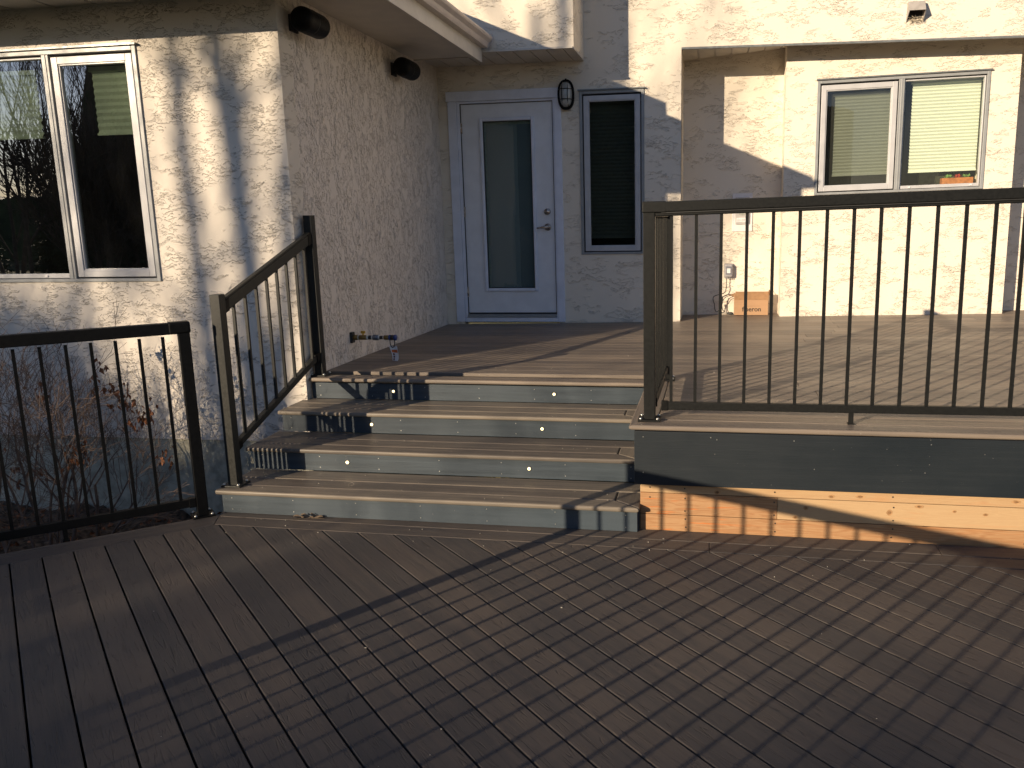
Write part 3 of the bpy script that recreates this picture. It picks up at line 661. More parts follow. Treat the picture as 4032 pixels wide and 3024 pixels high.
# ---------------------------------------------------------------- railings
def post(parent, x, y, z0, z1, w=.058, ang=0., plate=True, capr=False, mat='rail'):
    c_, s__ = math.cos(ang), math.sin(ang); T = lambda p: (x+p[0]*c_-p[1]*s__, y+p[0]*s__+p[1]*c_, p[2])
    m = MB(); m.box(-w/2, w/2, -w/2, w/2, z0+.004, z1); po = m.build('post', M[mat], parent, T, bevel=.003)
    if plate:
        m = MB(); m.box(-.058, .058, -.058, .058, z0+.0005, z0+.010); m.build('base_plate', M[mat], po, T, bevel=.003)
        m = MB()
        for sx in (-.043, .043):
            for sy in (-.043, .043): m.tube([(sx, sy, z0+.010), (sx, sy, z0+.017), (sx, sy, z0+.021)], [.0085, .0085, .005], 8)
        m.split('bolt', M['steel'], po, T)
    return po
def panel(parent, a, b, zt, zb, bal, mat='rail', wbal=.0155, cap=None, hb=.040, sub=True, foot=None, dz=0., zcap=.05, capw=.062):
    """level rail between a and b (xy); zt = top of cap, zb = bottom of bottom rail, bal = distances of balusters along a->b"""
    a = Vector(a+(0,)); b = Vector(b+(0,)); L = (b-a).length; d = (b-a)/L; Z = Vector((0, 0, 1))
    m = MB(); m.obox(a+Z*(zt-zcap/2), b+Z*(zt-zcap/2+dz), capw, zcap); 
    if sub: m.obox(a+Z*(zt-zcap-.010), b+Z*(zt-zcap-.010+dz), .036, .020)
    m.build('top_rail', M[mat], parent, bevel=.005, seg=3)
    if sub:
        m = MB(); m.obox(a+Z*(zt-zcap-.003)+d*.03, b+Z*(zt-zcap-.003+dz)-d*.03, .050, .004); m.build('rail_insert', M['gasket'], parent)
    m = MB(); m.obox(a+Z*(zb+hb/2)+d*.03, b+Z*(zb+hb/2)-d*.03, .032, hb); m.build('bottom_rail', M[mat], parent, bevel=.003)
    for q in bal:
        m = MB(); p = a+d*q; m.obox(p+Z*(zb+hb-.002), p+Z*(zt-zcap-.012+dz*q/L), wbal, wbal, up=d); m.build('baluster', M[mat], parent)
    m = MB()
    for p, s__ in ((a, 1), (b, -1)):
        c_ = p+d*s__*.048+Z*(zb+hb/2); m.obox(c_-d*.017, c_+d*.017, .038, hb+.006)
    m.split('bracket', M['black'], parent, bevel=.002)
    if foot:
        for q in foot: m = MB(); p = a+d*q[0]; m.obox(p+Z*q[1], p+Z*(zb+.002), .022, .022, up=d); m.obox(p+Z*(q[1]), p+Z*(q[1]+.006), .032, .032, up=d); m.build('support_foot', M[mat], parent)
rA = thing('deck_railing', 'bronze black railing with thin balusters along the raised deck edge', 'railing')
PA = (-.292, 4.250); PB = (-.270, 5.352)
post(rA, *PA, H, 1.606, mat='raild'); post(rA, *PB, H, 1.606, mat='raild')
bx = [-.183, -.062, .0585, .181, .305, .43, .555, .6785, .8015, .9275, 1.054, 1.18, 1.3085, 1.435, 1.56, 1.685, 1.81, 1.935]
yA = lambda x: 4.245
panel(rA, (PA[0]+.03, 4.245), (2.05, 4.235), 1.653, .613, [x-(PA[0]+.03) for x in bx], foot=[(.704-(PA[0]+.03), H)], dz=.040, mat='raild')
post(rA, 2.05, 4.235, H, 1.64, mat='raild')
panel(rA, (2.08, 4.235), (4.3, 4.225), 1.693, .613, [.1+.125*i for i in range(17)], mat='raild')
post(rA, 4.33, 4.225, H, 1.66, mat='raild')
m = MB(); m.obox((PA[0]-.034, PA[1]-.003, 1.6285), (PA[0]+.086, PA[1]-.003, 1.6285), .067, .055); m.build('rail_cap', M['raild'], rA, bevel=.006, seg=3)
panel(rA, (PA[0]+.014, PA[1]+.03), (PB[0], PB[1]-.03), 1.650, .613, [.095+.122*i for i in range(8)], mat='raild')
m = MB(); m.obox((PB[0], PB[1]-.09, 1.627), (PB[0], PB[1]+.034, 1.627), .067, .055); m.build('rail_cap', M['raild'], rA, bevel=.006, seg=3)
# stair railing
rS = thing('stair_railing', 'sloped bronze black railing with two newel posts on the left of the steps', 'railing')
xS = -2.632; y0, y1 = 4.222, 5.362
post(rS, xS, y0, RS, 1.213); post(rS, xS, y1, H, 1.634)
sl_ = .318
def zs(y, z): return z+sl_*(y-(y0+.03))
def slope_bar(mb, z, w, h, ya=y0+.029, yb3=y1-.029):
    mb.obox((xS, ya, zs(ya, z)), (xS, yb3, zs(yb3, z)), w, h, shear=True)
m = MB(); slope_bar(m, 1.140, .040, .062); m.build('top_rail', M['rail'], rS, bevel=.004)
m = MB(); slope_bar(m, 1.176, .030, .014); m.build('rail_insert', M['rail'], rS, bevel=.003)
m = MB(); slope_bar(m, .352, .032, .040); m.build('bottom_rail', M['rail'], rS, bevel=.003)
for i in range(8):
    yy = 4.370+.1265*i; m = MB(); m.obox((xS, yy, zs(yy, .366)), (xS, yy, zs(yy, 1.115)), .0155, .0155, up=(0, 1, 0)); m.build('baluster', M['rail'], rS)
m = MB()
for ya, yb3 in ((y0+.028, y0+.075), (y1-.075, y1-.028)):
    for z, h in ((1.140, .070), (.352, .048)): slope_bar(m, z, .046, h, ya, yb3)
m.split('bracket', M['black'], rS, bevel=.002)
# left deck railing
rL = thing('deck_railing', 'black railing along the angled left edge of the lower deck before the bare shrub', 'railing')
Q = Vector((-2.762, 4.085)); dd = Vector((-.748, -.6637)).normalized(); ang = math.atan2(dd.y, dd.x)
post(rL, Q.x, Q.y, 0, 1.075, .056, ang, mat='black')
E_ = Q+dd*1.20; post(rL, E_.x, E_.y, 0, 1.06, .056, ang, mat='black')
a = Q+dd*.0; b_ = E_
panel(rL, (a.x+dd.x*.0, a.y+dd.y*.0), (b_.x, b_.y), 1.080, .062, [.103+.1105*i for i in range(10)], mat='black', foot=[((Vector((-3.253, 3.650))-Q).length, 0)], hb=.046, zcap=.060, capw=.060, sub=False)
m = MB(); c0 = Q-dd*.034; c1 = Q+dd*.075; m.obox((c0.x, c0.y, 1.052), (c1.x, c1.y, 1.052), .066, .064); m.build('rail_cap', M['black'], rL, bevel=.012, seg=4)
# railing behind the camera that throws the long shadows over the lower deck
rN = thing('deck_railing', 'black railing on the near edge of the lower deck, out of the picture', 'railing')
PN = Vector((-2.300, 1.832)); d2 = Vector((.7071, -.7071)); a45 = -math.pi/4
post(rN, PN.x, PN.y, 0, 1.06, .058, a45, mat='black')
b2 = PN+d2*2.40; post(rN, b2.x, b2.y, 0, 1.06, .058, a45, mat='black')
panel(rN, (PN.x, PN.y), (b2.x, b2.y), 1.075, .060, [.118+.1158*i for i in range(19)], mat='black', sub=True)
b3 = b2+d2*2.2; post(rN, b3.x, b3.y, 0, 1.06, .058, a45, mat='black')
panel(rN, (b2.x, b2.y), (b3.x, b3.y), 1.075, .060, [.118+.1158*i for i in range(18)], mat='black', sub=True)

# ---------------------------------------------------------------- fixtures on the walls
def speaker(yc, label):
    t = thing('speaker', label, 'speaker', 'black speakers under the eave')
    m = MB(); rr_ = .077; L0 = yc-.13; L1 = yc+.13; xc, zc = -2.555, 2.845
    prof = [(L0-.035, .030), (L0-.030, .048), (L0-.018, .064), (L0, .074), (L0+.02, .077), (L1-.02, .077), (L1, .074), (L1+.018, .064), (L1+.030, .048), (L1+.035, .030)]
    m.tube([(xc, y, zc) for y, r in prof], [r for y, r in prof], 28); m.build('cabinet', M['black'], t)
    m = MB(); m.tube([(xc, L0+.10, zc), (xc, L0+.108, zc)], .0785, 28); m.build('grille_band', M['gasket'], t)
    m = MB(); m.box(XW+.0, XW+.014, yc-.05, yc+.05, zc-.05, zc+.05); m.tube([(XW+.01, yc, zc), (xc-.05, yc, zc)], .022, 12); m.build('bracket', M['gasket'], t); return t
speaker(5.44, 'black outdoor speaker nearer the outer corner of the side wall, high under the eave')
speaker(7.20, 'black outdoor speaker nearer the door, high on the side wall under the eave')
# bulkhead lamp
lp = thing('wall_lamp', 'oval caged bulkhead lamp beside the top corner of the door', 'wall lamp')
lx, lz, hw, hh = -1.393, 2.742, .072, .130
def stad(rx, rz, n_=36): 
    out = []
    for k in range(n_):
        a = 2*math.pi*k/n_; x_ = math.cos(a); z_ = math.sin(a); out.append((rx*math.copysign(abs(x_)**.8, x_), rz*math.copysign(abs(z_)**.85, z_)))
    return out
m = MB(); pts = [(lx+a, YD-.045, lz+b) for a, b in stad(hw, hh)]; m.tube(pts+[pts[0], pts[1]], .010, 8, cap=False); m.build('cage_rim', M['black'], lp)
m = MB(); A = stad(hw+.004, hh+.004); V = [(lx+a, YD-.002, lz+b) for a, b in A]+[(lx+a, YD-.042, lz+b) for a, b in A]; k = len(A)
m.grid(V, [[i, (i+1) % k, k+(i+1) % k, k+i] for i in range(k)]+[list(range(k)), list(range(k, 2*k))], smooth=True); m.build('base', M['black'], lp)
m = MB(); V = []; rings = [(1, 0), (.97, .03), (.85, .055), (.6, .07), (.25, .076)]; A = stad(hw-.012, hh-.014, 28); k = len(A)
for s__, o in rings: V += [(lx+a*s__, YD-.043-o, lz+b*(s__**.6)) for a, b in A]
m.grid(V, [[r*k+i, r*k+(i+1) % k, (r+1)*k+(i+1) % k, (r+1)*k+i] for r in range(4) for i in range(k)]+[[4*k+i for i in range(k)]], smooth=True)
m.build('lens', simple('ribbed_lamp_glass', (.30, .31, .30), .15, 0, .6, .15, 20.), lp)
m = MB()
def arc(p, q, bulge, n_=10): return [(p[0]+(q[0]-p[0])*i/n_, YD-.05-bulge*math.sin(math.pi*i/n_)**.5, p[1]+(q[1]-p[1])*i/n_) for i in range(n_+1)]
for dx in (-.027, .027): m.tube(arc((lx+dx, lz-hh*.93), (lx+dx, lz+hh*.93), .075), .0038, 6)
for dz in (-.047, .047): m.tube(arc((lx-hw, lz+dz), (lx+hw, lz+dz), .075), .0038, 6)
m.tube([(lx, YD-.045, lz+hh), (lx, YD-.045, lz+hh+.016)], .008, 8); m.build('cage', M['black'], lp)
# exhaust vent hood
vt = thing('vent_hood', 'grey exhaust vent hood with nest straw high on the upper wall', 'vent')
m = MB(); x0, x1, zt, zb = 1.690, 1.828, 3.402, 3.235; yo = YD-.105; zm = 3.318
V = [(x0, YD, zt), (x1, YD, zt), (x1, YD-.05, zt), (x0, YD-.05, zt), (x0, yo, zm), (x1, yo, zm), (x0-.006, YD, zb), (x1+.004, YD, zb)]
m.grid(V, [[0, 3, 2, 1], [3, 4, 5, 2], [0, 6, 4], [0, 4, 3], [1, 5, 7], [1, 2, 5]]); v_ = m.build('hood', M['ventg'], vt); sm = v_.modifiers.new('s', 'SOLIDIFY'); sm.thickness = .003
m = MB()
for i in range(90):
    p = Vector((random.uniform(x0+.02, x1-.005), YD-random.uniform(.005, .06), zb+.005+random.random()*.03)); q = p+Vector((random.uniform(-.03, .03), random.uniform(-.02, .02), random.uniform(-.025, .02))); m.tube([p, q], .0012, 3)
m.build('nest_straw', simple('straw', (.42, .36, .26), .8), vt)
m = MB(); m.box(x0+.01, x1-.01, YD-.004, YD-.001, zb+.03, zt-.02); m.build('duct_opening', M['gasket'], vt)
# meter plate
mt = thing('meter_box', 'white plate with pale grey lidded panel and printed dials on the recess wall', 'meter')
m = MB(); m.box(.200, .404, YR-.012, YR-.001, 1.418, 1.80); m.build('plate', M['plastic'], mt, bevel=.005)
m = MB(); m.box(.232, .372, YR-.030, YR-.012, 1.492, 1.76); m.build('lid', M['plasticg'], mt, bevel=.004)
m = MB(); m.box(.242, .362, YR-.032, YR-.030, 1.514, 1.556); m.build('label', M['plastic'], mt)
m = MB()
for cx in (.258, .276, .302, .320, .342, .358):
    pts = [(cx+.006*math.cos(a*.63), YR-.0335, 1.531+.008*math.sin(a*.63)) for a in range(11)]; m.tube(pts, .0011, 4); m.tube([(cx+.002, YR-.0335, 1.539), (cx+.007, YR-.0335, 1.547)], .001, 4)
m.split('dial_mark', M['plasticg'], mt)
m = MB(); pts = [(.266+.5*.0*a, 0, 0) for a in range(2)]; A = [(.300+.036*math.copysign(abs(math.cos(a*.2618))**.6, math.cos(a*.2618)), 1.612+.032*math.sin(a*.2618)) for a in range(24)]
m.grid([(a, YR-.0335, b) for a, b in A]+[(a, YR-.029, b) for a, b in A], [list(range(24))]+[[i, 24+i, 24+(i+1) % 24, (i+1) % 24] for i in range(24)]); m.build('sight_window', simple('sight_glass', (.36, .36, .32), .3), mt)
# outlet
ot = thing('outlet_box', 'grey weatherproof outlet cover with a plug on the recess wall above the cardboard box', 'outlet')
m = MB(); m.box(.128, .220, YR-.030, YR-.001, .945, 1.095); m.build('base', M['cover'], ot, bevel=.010, seg=3)
m = MB(); m.box(.135, .213, YR-.068, YR-.031, .958, 1.088); m.build('cover', M['cover'], ot, bevel=.014, seg=4)
m = MB(); m.box(.146, .200, YR-.071, YR-.0685, .985, 1.068); m.build('cover_window', simple('cover_window', (.16, .17, .20), .15), ot, bevel=.002)
m = MB(); m.box(.156, .190, YR-.0735, YR-.0712, 1.000, 1.048); m.build('receptacle', M['plastic'], ot)
m = MB()
for cx, cz in ((.164, 1.036), (.178, 1.036), (.171, 1.020)): m.tube([(cx, YR-.0748, cz), (cx, YR-.0732, cz)], .0025, 6)
m.split('slot', M['gasket'], ot)
m = MB()
for cx in (.152, .171, .190): m.tube([(cx-.008, YR-.05, .957), (cx-.008, YR-.052, .946), (cx, YR-.052, .940), (cx+.008, YR-.052, .946), (cx+.008, YR-.05, .957)], .003, 6)
m.split('latch', M['cover'], ot)
# power cord
m = MB(); yq = YR-.05
def path(pts, r=.0042, k=6):
    out = []; P = [Vector(p) for p in pts]
    for i in range(len(P)-1):
        p0, p1, p2, p3 = P[max(i-1, 0)], P[i], P[i+1], P[min(i+2, len(P)-1)]
        for j in range(k):
            t = j/k; out.append(.5*((2*p1)+(p2-p0)*t+(2*p0-5*p1+4*p2-p3)*t*t+(3*p1-p0-3*p2+p3)*t**3))
    out.append(P[-1]); m.tube(out, r, 6)
path([(.155, yq, .95), (.153, yq, .88), (.150, yq-.01, .84), (.135, yq-.01, .80), (.10, yq-.02, .785), (.055, yq-.03, .775), (.025, yq-.03, .76), (.018, yq-.02, .73), (.032, yq-.02, .68), (.036, yq-.03, .635), (.052, yq-.03, .605), (.075, yq-.03, .615), (.10, yq-.02, .665), (.12, yq-.02, .70)])
path([(.23, yq-.06, .775), (.20, yq-.05, .785), (.16, yq-.04, .78), (.12, yq-.04, .76), (.10, yq-.03, .72)]); path([(.235, yq-.06, .765), (.19, yq-.05, .772), (.14, yq-.04, .75), (.11, yq-.04, .70)], .0035)
path([(.12, yq-.03, .76), (.105, yq-.03, .70), (.10, yq-.03, .64), (.11, yq-.04, .60), (.14, yq-.06, .592), (.19, yq-.08, .590), (.225, yq-.09, .586)])
path([(.118, yq-.03, .74), (.11, yq-.03, .68), (.12, yq-.03, .62), (.16, yq-.06, .600), (.20, yq-.07, .60), (.22, yq-.07, .59), (.19, yq-.08, .583), (.16, yq-.07, .588)])
for i in range(5): path([(.15+.01*i, yq-.07-.01*(i % 3), .590+.004*i), (.19+.008*i, yq-.08, .598), (.222, yq-.09+.01*i, .585), (.20, yq-.07, .58)], .003, 4)
m.tube([(.10, yq-.02, .665), (.095, yq-.02, .69)], .010, 8)
tag(m.build('power_cord', M['cable']), 'black power cord looping from the outlet down to a tangle beside the cardboard box', 'cord')
# cardboard box
cb = thing('cardboard_box', 'small open brown cardboard box with dark lettering on its front, beside the bay wall', 'box')
bx0, bx1, by0, by1, bz0, bz1 = .233, .572, 8.80, 8.92, H+.022, .795
m = MB(); m.box(bx0, bx1, by0, by1, bz0, bz1-.002); cbm = m.build('body', M['card'], cb, bevel=.0015)
m = MB(); m.box(bx0+.006, bx1+.004, by0-.006, by0-.001, .735, .800); m.box(bx0+.010, bx1, by0-.004, by0+.002, .795, .817); m.build('flap', M['card2'], cb)
m = MB(); m.face([(bx0, by1-.02, .79), (bx0, by0+.01, .79), (bx0-.055, by0+.02, .775+.0), (bx0-.055, by1-.03, .775)]); m.face([(bx0, by0+.004, .79), (bx0, by0+.03, .76), (bx0-.045, by0+.02, .785)])
fl = m.build('flap', M['card'], cb); q = fl.modifiers.new('s', 'SOLIDIFY'); q.thickness = .003
m = MB(); m.face([(bx1, by0+.01, .80), (bx1+.01, by1-.03, .83), (bx1+.03, by1-.03, .80), (bx1+.01, by0+.01, .775)]); fl = m.build('flap', M['card2'], cb); q = fl.modifiers.new('s', 'SOLIDIFY'); q.thickness = .003
tc = bpy.data.curves.new('print', 'FONT'); tc.body = 'fiberon'; tc.size = .066; tc.align_x = 'CENTER'; tc.extrude = .0003; tc.offset = .0011
to = bpy.data.objects.new('print', tc); C.objects.link(to); bpy.context.view_layer.update()
me = bpy.data.meshes.new_from_object(to); bpy.data.objects.remove(to); me.materials.append(M['ink'])
to = bpy.data.objects.new('printed_name', me); to.rotation_euler = (R(90), 0, 0); to.location = (.408, by0-.0008, .616); put(to, cb)
m = MB(); m.box(.34, .492, by0-.0012, by0-.0002, .6685, .6695, .5); m.build('printed_line', M['ink'], cb)
# dark clip lying on the upper deck
m = MB(); m.obox((.004, 8.752, H+.012), (.066, 8.752, H+.012), .008, .006); m.obox((.075, 8.752, H+.012), (.129, 8.752, H+.012), .006, .006); m.tube([(.004, 8.752, H+.012), (.0, 8.748, H+.026)], .003, 5)
tag(m.build('metal_clip', M['screw']), 'thin black metal clip lying on the raised deck in the recess', 'clip')

# gas outlet on the side wall
gp = thing('gas_outlet', 'brass gas outlet pipe with yellow valve and blue coupler on the side wall', 'gas pipe')
gy, gz = 5.990, .730; X = lambda d: XW+d
m = MB(); m.box(XW-.002, XW+.022, gy-.018, gy+.03, gz-.042, gz+.040); m.build('wall_plate', M['gasket'], gp, bevel=.004)
def cyl(name, a, b, r, mat, nn=14, bev=0):
    m = MB(); m.tube([(X(a), gy, gz), (X(b), gy, gz)], r, nn, smooth=True); o = m.build(name, M[mat], gp); return o
cyl('nipple', .022, .060, .020, 'brass'); cyl('thread_seal', .060, .068, .019, 'ptfe'); cyl('valve_body', .068, .128, .0185, 'brass'); cyl('thread_seal', .128, .142, .018, 'ptfe')
cyl('nipple', .142, .168, .0155, 'screw'); cyl('thread_seal', .168, .178, .018, 'ptfe'); cyl('union', .178, .222, .021, 'union', 6); cyl('thread_seal', .222, .231, .018, 'ptfe'); cyl('nipple', .231, .258, .0135, 'screw')
cyl('thread_seal', .258, .266, .015, 'ptfe'); cyl('coupler', .266, .306, .0175, 'brass'); cyl('coupler_ring', .306, .318, .0215, 'bluecap'); cyl('coupler_sleeve', .318, .345, .0195, 'screw'); cyl('coupler_cap', .345, .362, .0215, 'bluecap', 18)
m = MB(); m.tube([(X(.100), gy, gz+.018), (X(.100), gy, gz+.032)], .007, 8); m.box(X(.083), X(.118), gy-.006, gy+.006, gz+.030, gz+.050); m.build('valve_lever', M['yellow'], gp, bevel=.003)
m = MB(); m.tube([(X(.314), gy-.01, gz-.016), (X(.315), gy-.012, gz-.045), (X(.322), gy-.012, gz-.066), (X(.333), gy-.012, gz-.074), (X(.345), gy-.012, gz-.066), (X(.351), gy-.012, gz-.04), (X(.350), gy-.01, gz-.014)], .0035, 7); m.build('strap', M['cable'], gp)
# hanging tag: a curled paper strip
tg = thing('warning_tag', 'curled white and orange warning tag hanging from the gas coupler', 'tag')
def tagstrip(u0, u1, v0, v1, off, mat, name, nu=6, nv=14):
    m = MB(); V = []
    for j in range(nv+1):
        v = v0+(v1-v0)*j/nv
        for i in range(nu+1):
            u = u0+(u1-u0)*i/nu
            cx = X(.336)+.014*math.sin((v)*2.3)-.022*max(0, v-.55)**2*3; wv = .031*(1-.15*v-.45*max(0, v-.75)*2)
            V.append((cx+(u-.5)*2*wv, gy-.014-off+.010*math.sin(u*3.1+v*2)+.012*v, gz-.066-.128*v+.010*abs(u-.5)*(1 if v < .1 else 0)))
    m.grid(V, [[j*(nu+1)+i, j*(nu+1)+i+1, (j+1)*(nu+1)+i+1, (j+1)*(nu+1)+i] for j in range(nv) for i in range(nu)], smooth=True); return m.build(name, M[mat], tg)
tagstrip(0, 1, 0, 1, 0, 'paper', 'paper'); tagstrip(.1, .93, .20, .37, .0012, 'orange', 'print_band')
for v in (.41, .56, .71): tagstrip(.12, .38, v, v+.12, .0012, 'brown', 'print_block')

# ---------------------------------------------------------------- bits on the deck
lf = MB()
base = Vector((-2.149, 4.085, .002))
for k in range(3):
    c_ = base+Vector((.05*k-.05, .012*k, .004*k)); V = []
    for j in range(6):
        for i in range(4):
            a = (i-1.5)/1.5; t = j/5; wd = .018*math.sin(math.pi*(t*.9+.08)); V.append((c_.x+(t-.5)*.07, c_.y+a*wd, c_.z+.006+.010*abs(a)*math.sin(3*t+k)+.006*math.sin(7*t+k)))
    lf.grid(V, [[j*4+i, j*4+i+1, (j+1)*4+i+1, (j+1)*4+i] for j in range(5) for i in range(3)])
lf.tube([base+Vector((.03, 0, .008)), base+Vector((.11, -.01, .012))], .0015, 4)
tag(lf.build('dead_leaf', simple('crumpled_leaf', (.17, .12, .075), .8)), 'crumpled dry brown leaf lying against the lowest riser', 'leaf')
m = MB(); rr = random.Random(5)
for i in range(60):
    x = rr.uniform(-3.2, 1.6); y = rr.uniform(2.0, 4.07) if rr.random() < .45 else rr.uniform(3.75, 4.08); s_ = rr.uniform(.0012, .0032)
    if x+y < .2: continue
    if y > 3.95+.55*(x+2.6) and x < -2.6: continue
    m.obox((x, y, s_*.5+.0005), (x+rr.uniform(.3, 2.4)*s_, y+rr.uniform(-1, 1)*s_, s_*.6), s_, s_)
for i in range(50):
    k = rr.randint(0, 2); x = rr.uniform(-2.6, -.4); y = rr.uniform(YN[k]+.01, YN[k+1]); s_ = rr.uniform(.0012, .003); m.obox((x, y, RS*(k+1)+s_*.5), (x+1.5*s_, y, RS*(k+1)+s_*.5), s_, s_)
for i in range(40):
    x = rr.uniform(-2.5, 2); y = rr.uniform(5.4, 8.2) if x < -.4 else rr.uniform(4.2, 8.2); s_ = rr.uniform(.0015, .0035); m.obox((x, y, H+s_*.5), (x+2*s_, y, H+s_*.5), s_, s_)
tag(m.build('debris', M['crumb'], None, None), 'tiny pale crumbs scattered over deck boards and steps', 'debris', kind='stuff')

# ---------------------------------------------------------------- bare shrub by the wing wall
def grow(mb, p, d, L, r, depth, rng, tips, spread=.6, kids=(3, 4), nseg=4, up=.12, minr=.0008, shrink=.62, sides=5, wob=.16):
    pts = [p]; rad = [r]; q = Vector(d)
    for i in range(nseg):
        q = (q+Vector((rng.uniform(-wob, wob), rng.uniform(-wob, wob), rng.uniform(-wob, wob)+up*.3))).normalized(); pts.append(pts[-1]+q*L/nseg); rad.append(max(minr, r*(1-.45*(i+1)/nseg)))
    mb.tube(pts, rad, sides if depth > 1 else 3, cap=False, rnd=rng.random())
    if depth <= 0: tips.append((pts[-1], q)); return
    for k in range(rng.randint(*kids)):
        t = rng.uniform(.25, 1.) if k else 1.; i = min(int(t*nseg), nseg-1); pp = pts[i].lerp(pts[i+1], t*nseg-i) if t < 1 else pts[-1]
        ax = q.orthogonal().normalized(); ax.rotate(Matrix.Rotation(rng.uniform(0, 6.28), 3, q)); nd = (q+ax*rng.uniform(.45, 1.)*spread*1.3+Vector((0, 0, up))).normalized()
        grow(mb, pp, nd, L*shrink*rng.uniform(.75, 1.15), max(minr, rad[i+1]*.62), depth-1, rng, tips, spread, kids, nseg, up, minr, shrink, sides, wob)
def leaf(mb, p, d, s, rng):
    d = Vector(d).normalized(); sd2 = d.orthogonal().normalized(); sd2.rotate(Matrix.Rotation(rng.uniform(0, 6.28), 3, d)); nn = d.cross(sd2)
    a = p+d*s*.35+sd2*s*.30+nn*s*.1; b = p+d*s+nn*s*.12*rng.uniform(-1, 1); c = p+d*s*.4-sd2*s*.30+nn*s*.12; mid = p+d*s*.5-nn*s*.1
    mb.face([p, a, mid]); mb.face([a, b, mid]); mb.face([b, c, mid]); mb.face([c, p, mid])
rng = random.Random(21); sh = thing('shrub', 'leafless shrub with a few curled brown leaves behind the left railing', 'shrub')
bm = MB(); lm = MB(); tips = []
for i, (x, y, lean, hgt) in enumerate([(-4.35, 4.40, (-.25, 0), .52), (-4.1, 4.55, (.1, .05), .58), (-3.95, 4.42, (.35, .0), .55), (-3.85, 4.55, (.45, -.1), .48), (-4.25, 4.62, (-.1, -.05), .6), (-4.0, 4.35, (.2, -.2), .45), (-4.5, 4.5, (-.5, .0), .5), (-4.7, 4.35, (-.3, .1), .55), (-4.9, 4.5, (-.1, .05), .6), (-3.75, 4.45, (.55, .1), .42), (-4.15, 4.4, (-.15, .1), .6), (-4.05, 4.5, (.25, .1), .6), (-4.45, 4.35, (.2, .1), .62), (-4.65, 4.5, (.15, 0), .6), (-3.9, 4.3, (.15, 0), .5), (-5.05, 4.4, (.2, 0), .6), (-4.3, 4.3, (.45, .05), .52)]):
    grow(bm, Vector((x, y, -.44)), Vector((lean[0], lean[1], 1)), hgt*1.08, .016-.0006*i, 4, rng, tips, .75, (3, 4), 4, .10, .0011, .70, 6)
bm.build('branches', M['twig'], sh)
lt = [t for t in tips if t[0].z > -.1]
for c_, nn, rad in (((-3.42, 4.5, .55), 70, .14), ((-3.62, 4.5, .72), 34, .12), ((-3.75, 4.4, .22), 30, .2), ((-4.35, 4.4, .95), 18, .12), ((-4.2, 4.4, .1), 26, .3), ((-3.3, 4.55, .2), 18, .12), ((-4.0, 4.4, .62), 14, .12), ((-4.5, 4.3, -.25), 40, .4)):
    c_ = Vector(c_); near = sorted(tips, key=lambda t: (t[0]-c_).length)[:max(6, nn//3)]
    for j in range(nn):
        p, d = rng.choice(near); p = p+Vector((rng.gauss(0, .02), rng.gauss(0, .02), rng.gauss(0, .02))); leaf(lm, p, Vector((rng.uniform(-.6, .6), rng.uniform(-.6, .6), -1)), rng.uniform(.028, .052), rng)
lm.build('leaves', M['deadleaf'], sh)
m = MB()
for j in range(700): leaf(m, Vector((rng.uniform(-5.6, -2.9), rng.uniform(3.6, 5.2), -.42+rng.uniform(0, .03))), Vector((rng.uniform(-1, 1), rng.uniform(-1, 1), rng.uniform(-.1, .3))), rng.uniform(.03, .055), rng)
tag(m.build('leaf_litter', M['deadleaf']), 'fallen brown leaves covering the soil below the shrub', 'leaf litter', kind='stuff')

# ---------------------------------------------------------------- trees behind the camera: they shade the place and show in the glass
az = Vector((math.sin(R(AZ)), math.cos(R(AZ)), 0)); nv = Vector((az.y, -az.x, 0))
def sunpos(s, D): return -az*D+nv*s
def conifer_meshes(seed, h=8., rad=1.7):
    rng = random.Random(seed); cr = MB(); tr = MB(); tr.tube([(0, 0, 0), (0, 0, h*.5), (0, 0, h*.97)], [.13, .08, .015], 7, cap=False); z = .35
    while z < h*.985:
        t = z/h; R_ = rad*(1-t)**.85+.05; nbr = int(7+10*(1-t))
        for k in range(nbr):
            a = rng.uniform(0, 6.283); L = R_*rng.uniform(.75, 1.1); droop = rng.uniform(.05, .35); p0 = Vector((0, 0, z+rng.uniform(-.1, .1))); d = Vector((math.cos(a), math.sin(a), -droop))
            ns = max(3, int(L/.16))
            for j in range(ns):
                q = p0+d*L*(j+.6)/ns; wd = .20*(1-.5*j/ns)+.07
                for e in range(3):
                    o = Vector((rng.uniform(-1, 1), rng.uniform(-1, 1), rng.uniform(-1., .7)))*wd; b = Vector((rng.uniform(-1, 1), rng.uniform(-1, 1), rng.uniform(-1, .8)))*wd*.8
                    cr.face([q, q+o, q+b])
        z += .16+.10*(1-t)
    return tr, cr
protos = []
for s_, h, rd_ in ((1, 8., 1.9), (2, 8., 1.6)):
    protos.append((conifer_meshes(s_, h, rd_), h))
cache = {}
def conifer(pos, height, label, idx, rad=1.):
    (tr, cr), h = protos[idx]; t = thing('conifer', label, 'tree', 'conifers beyond the deck', (pos.x, pos.y, -.47)); s_ = height/h
    if idx not in cache: cache[idx] = (tr.build('trunk', M['bark'], t), cr.build('crown', M['needle'], t))
    else:
        for o in cache[idx]: c_ = o.copy(); C.objects.link(c_); c_.parent = t
    t.scale = (s_*rad, s_*rad, s_); t.rotation_euler = (0, 0, pos.x*3.1+pos.y); return t
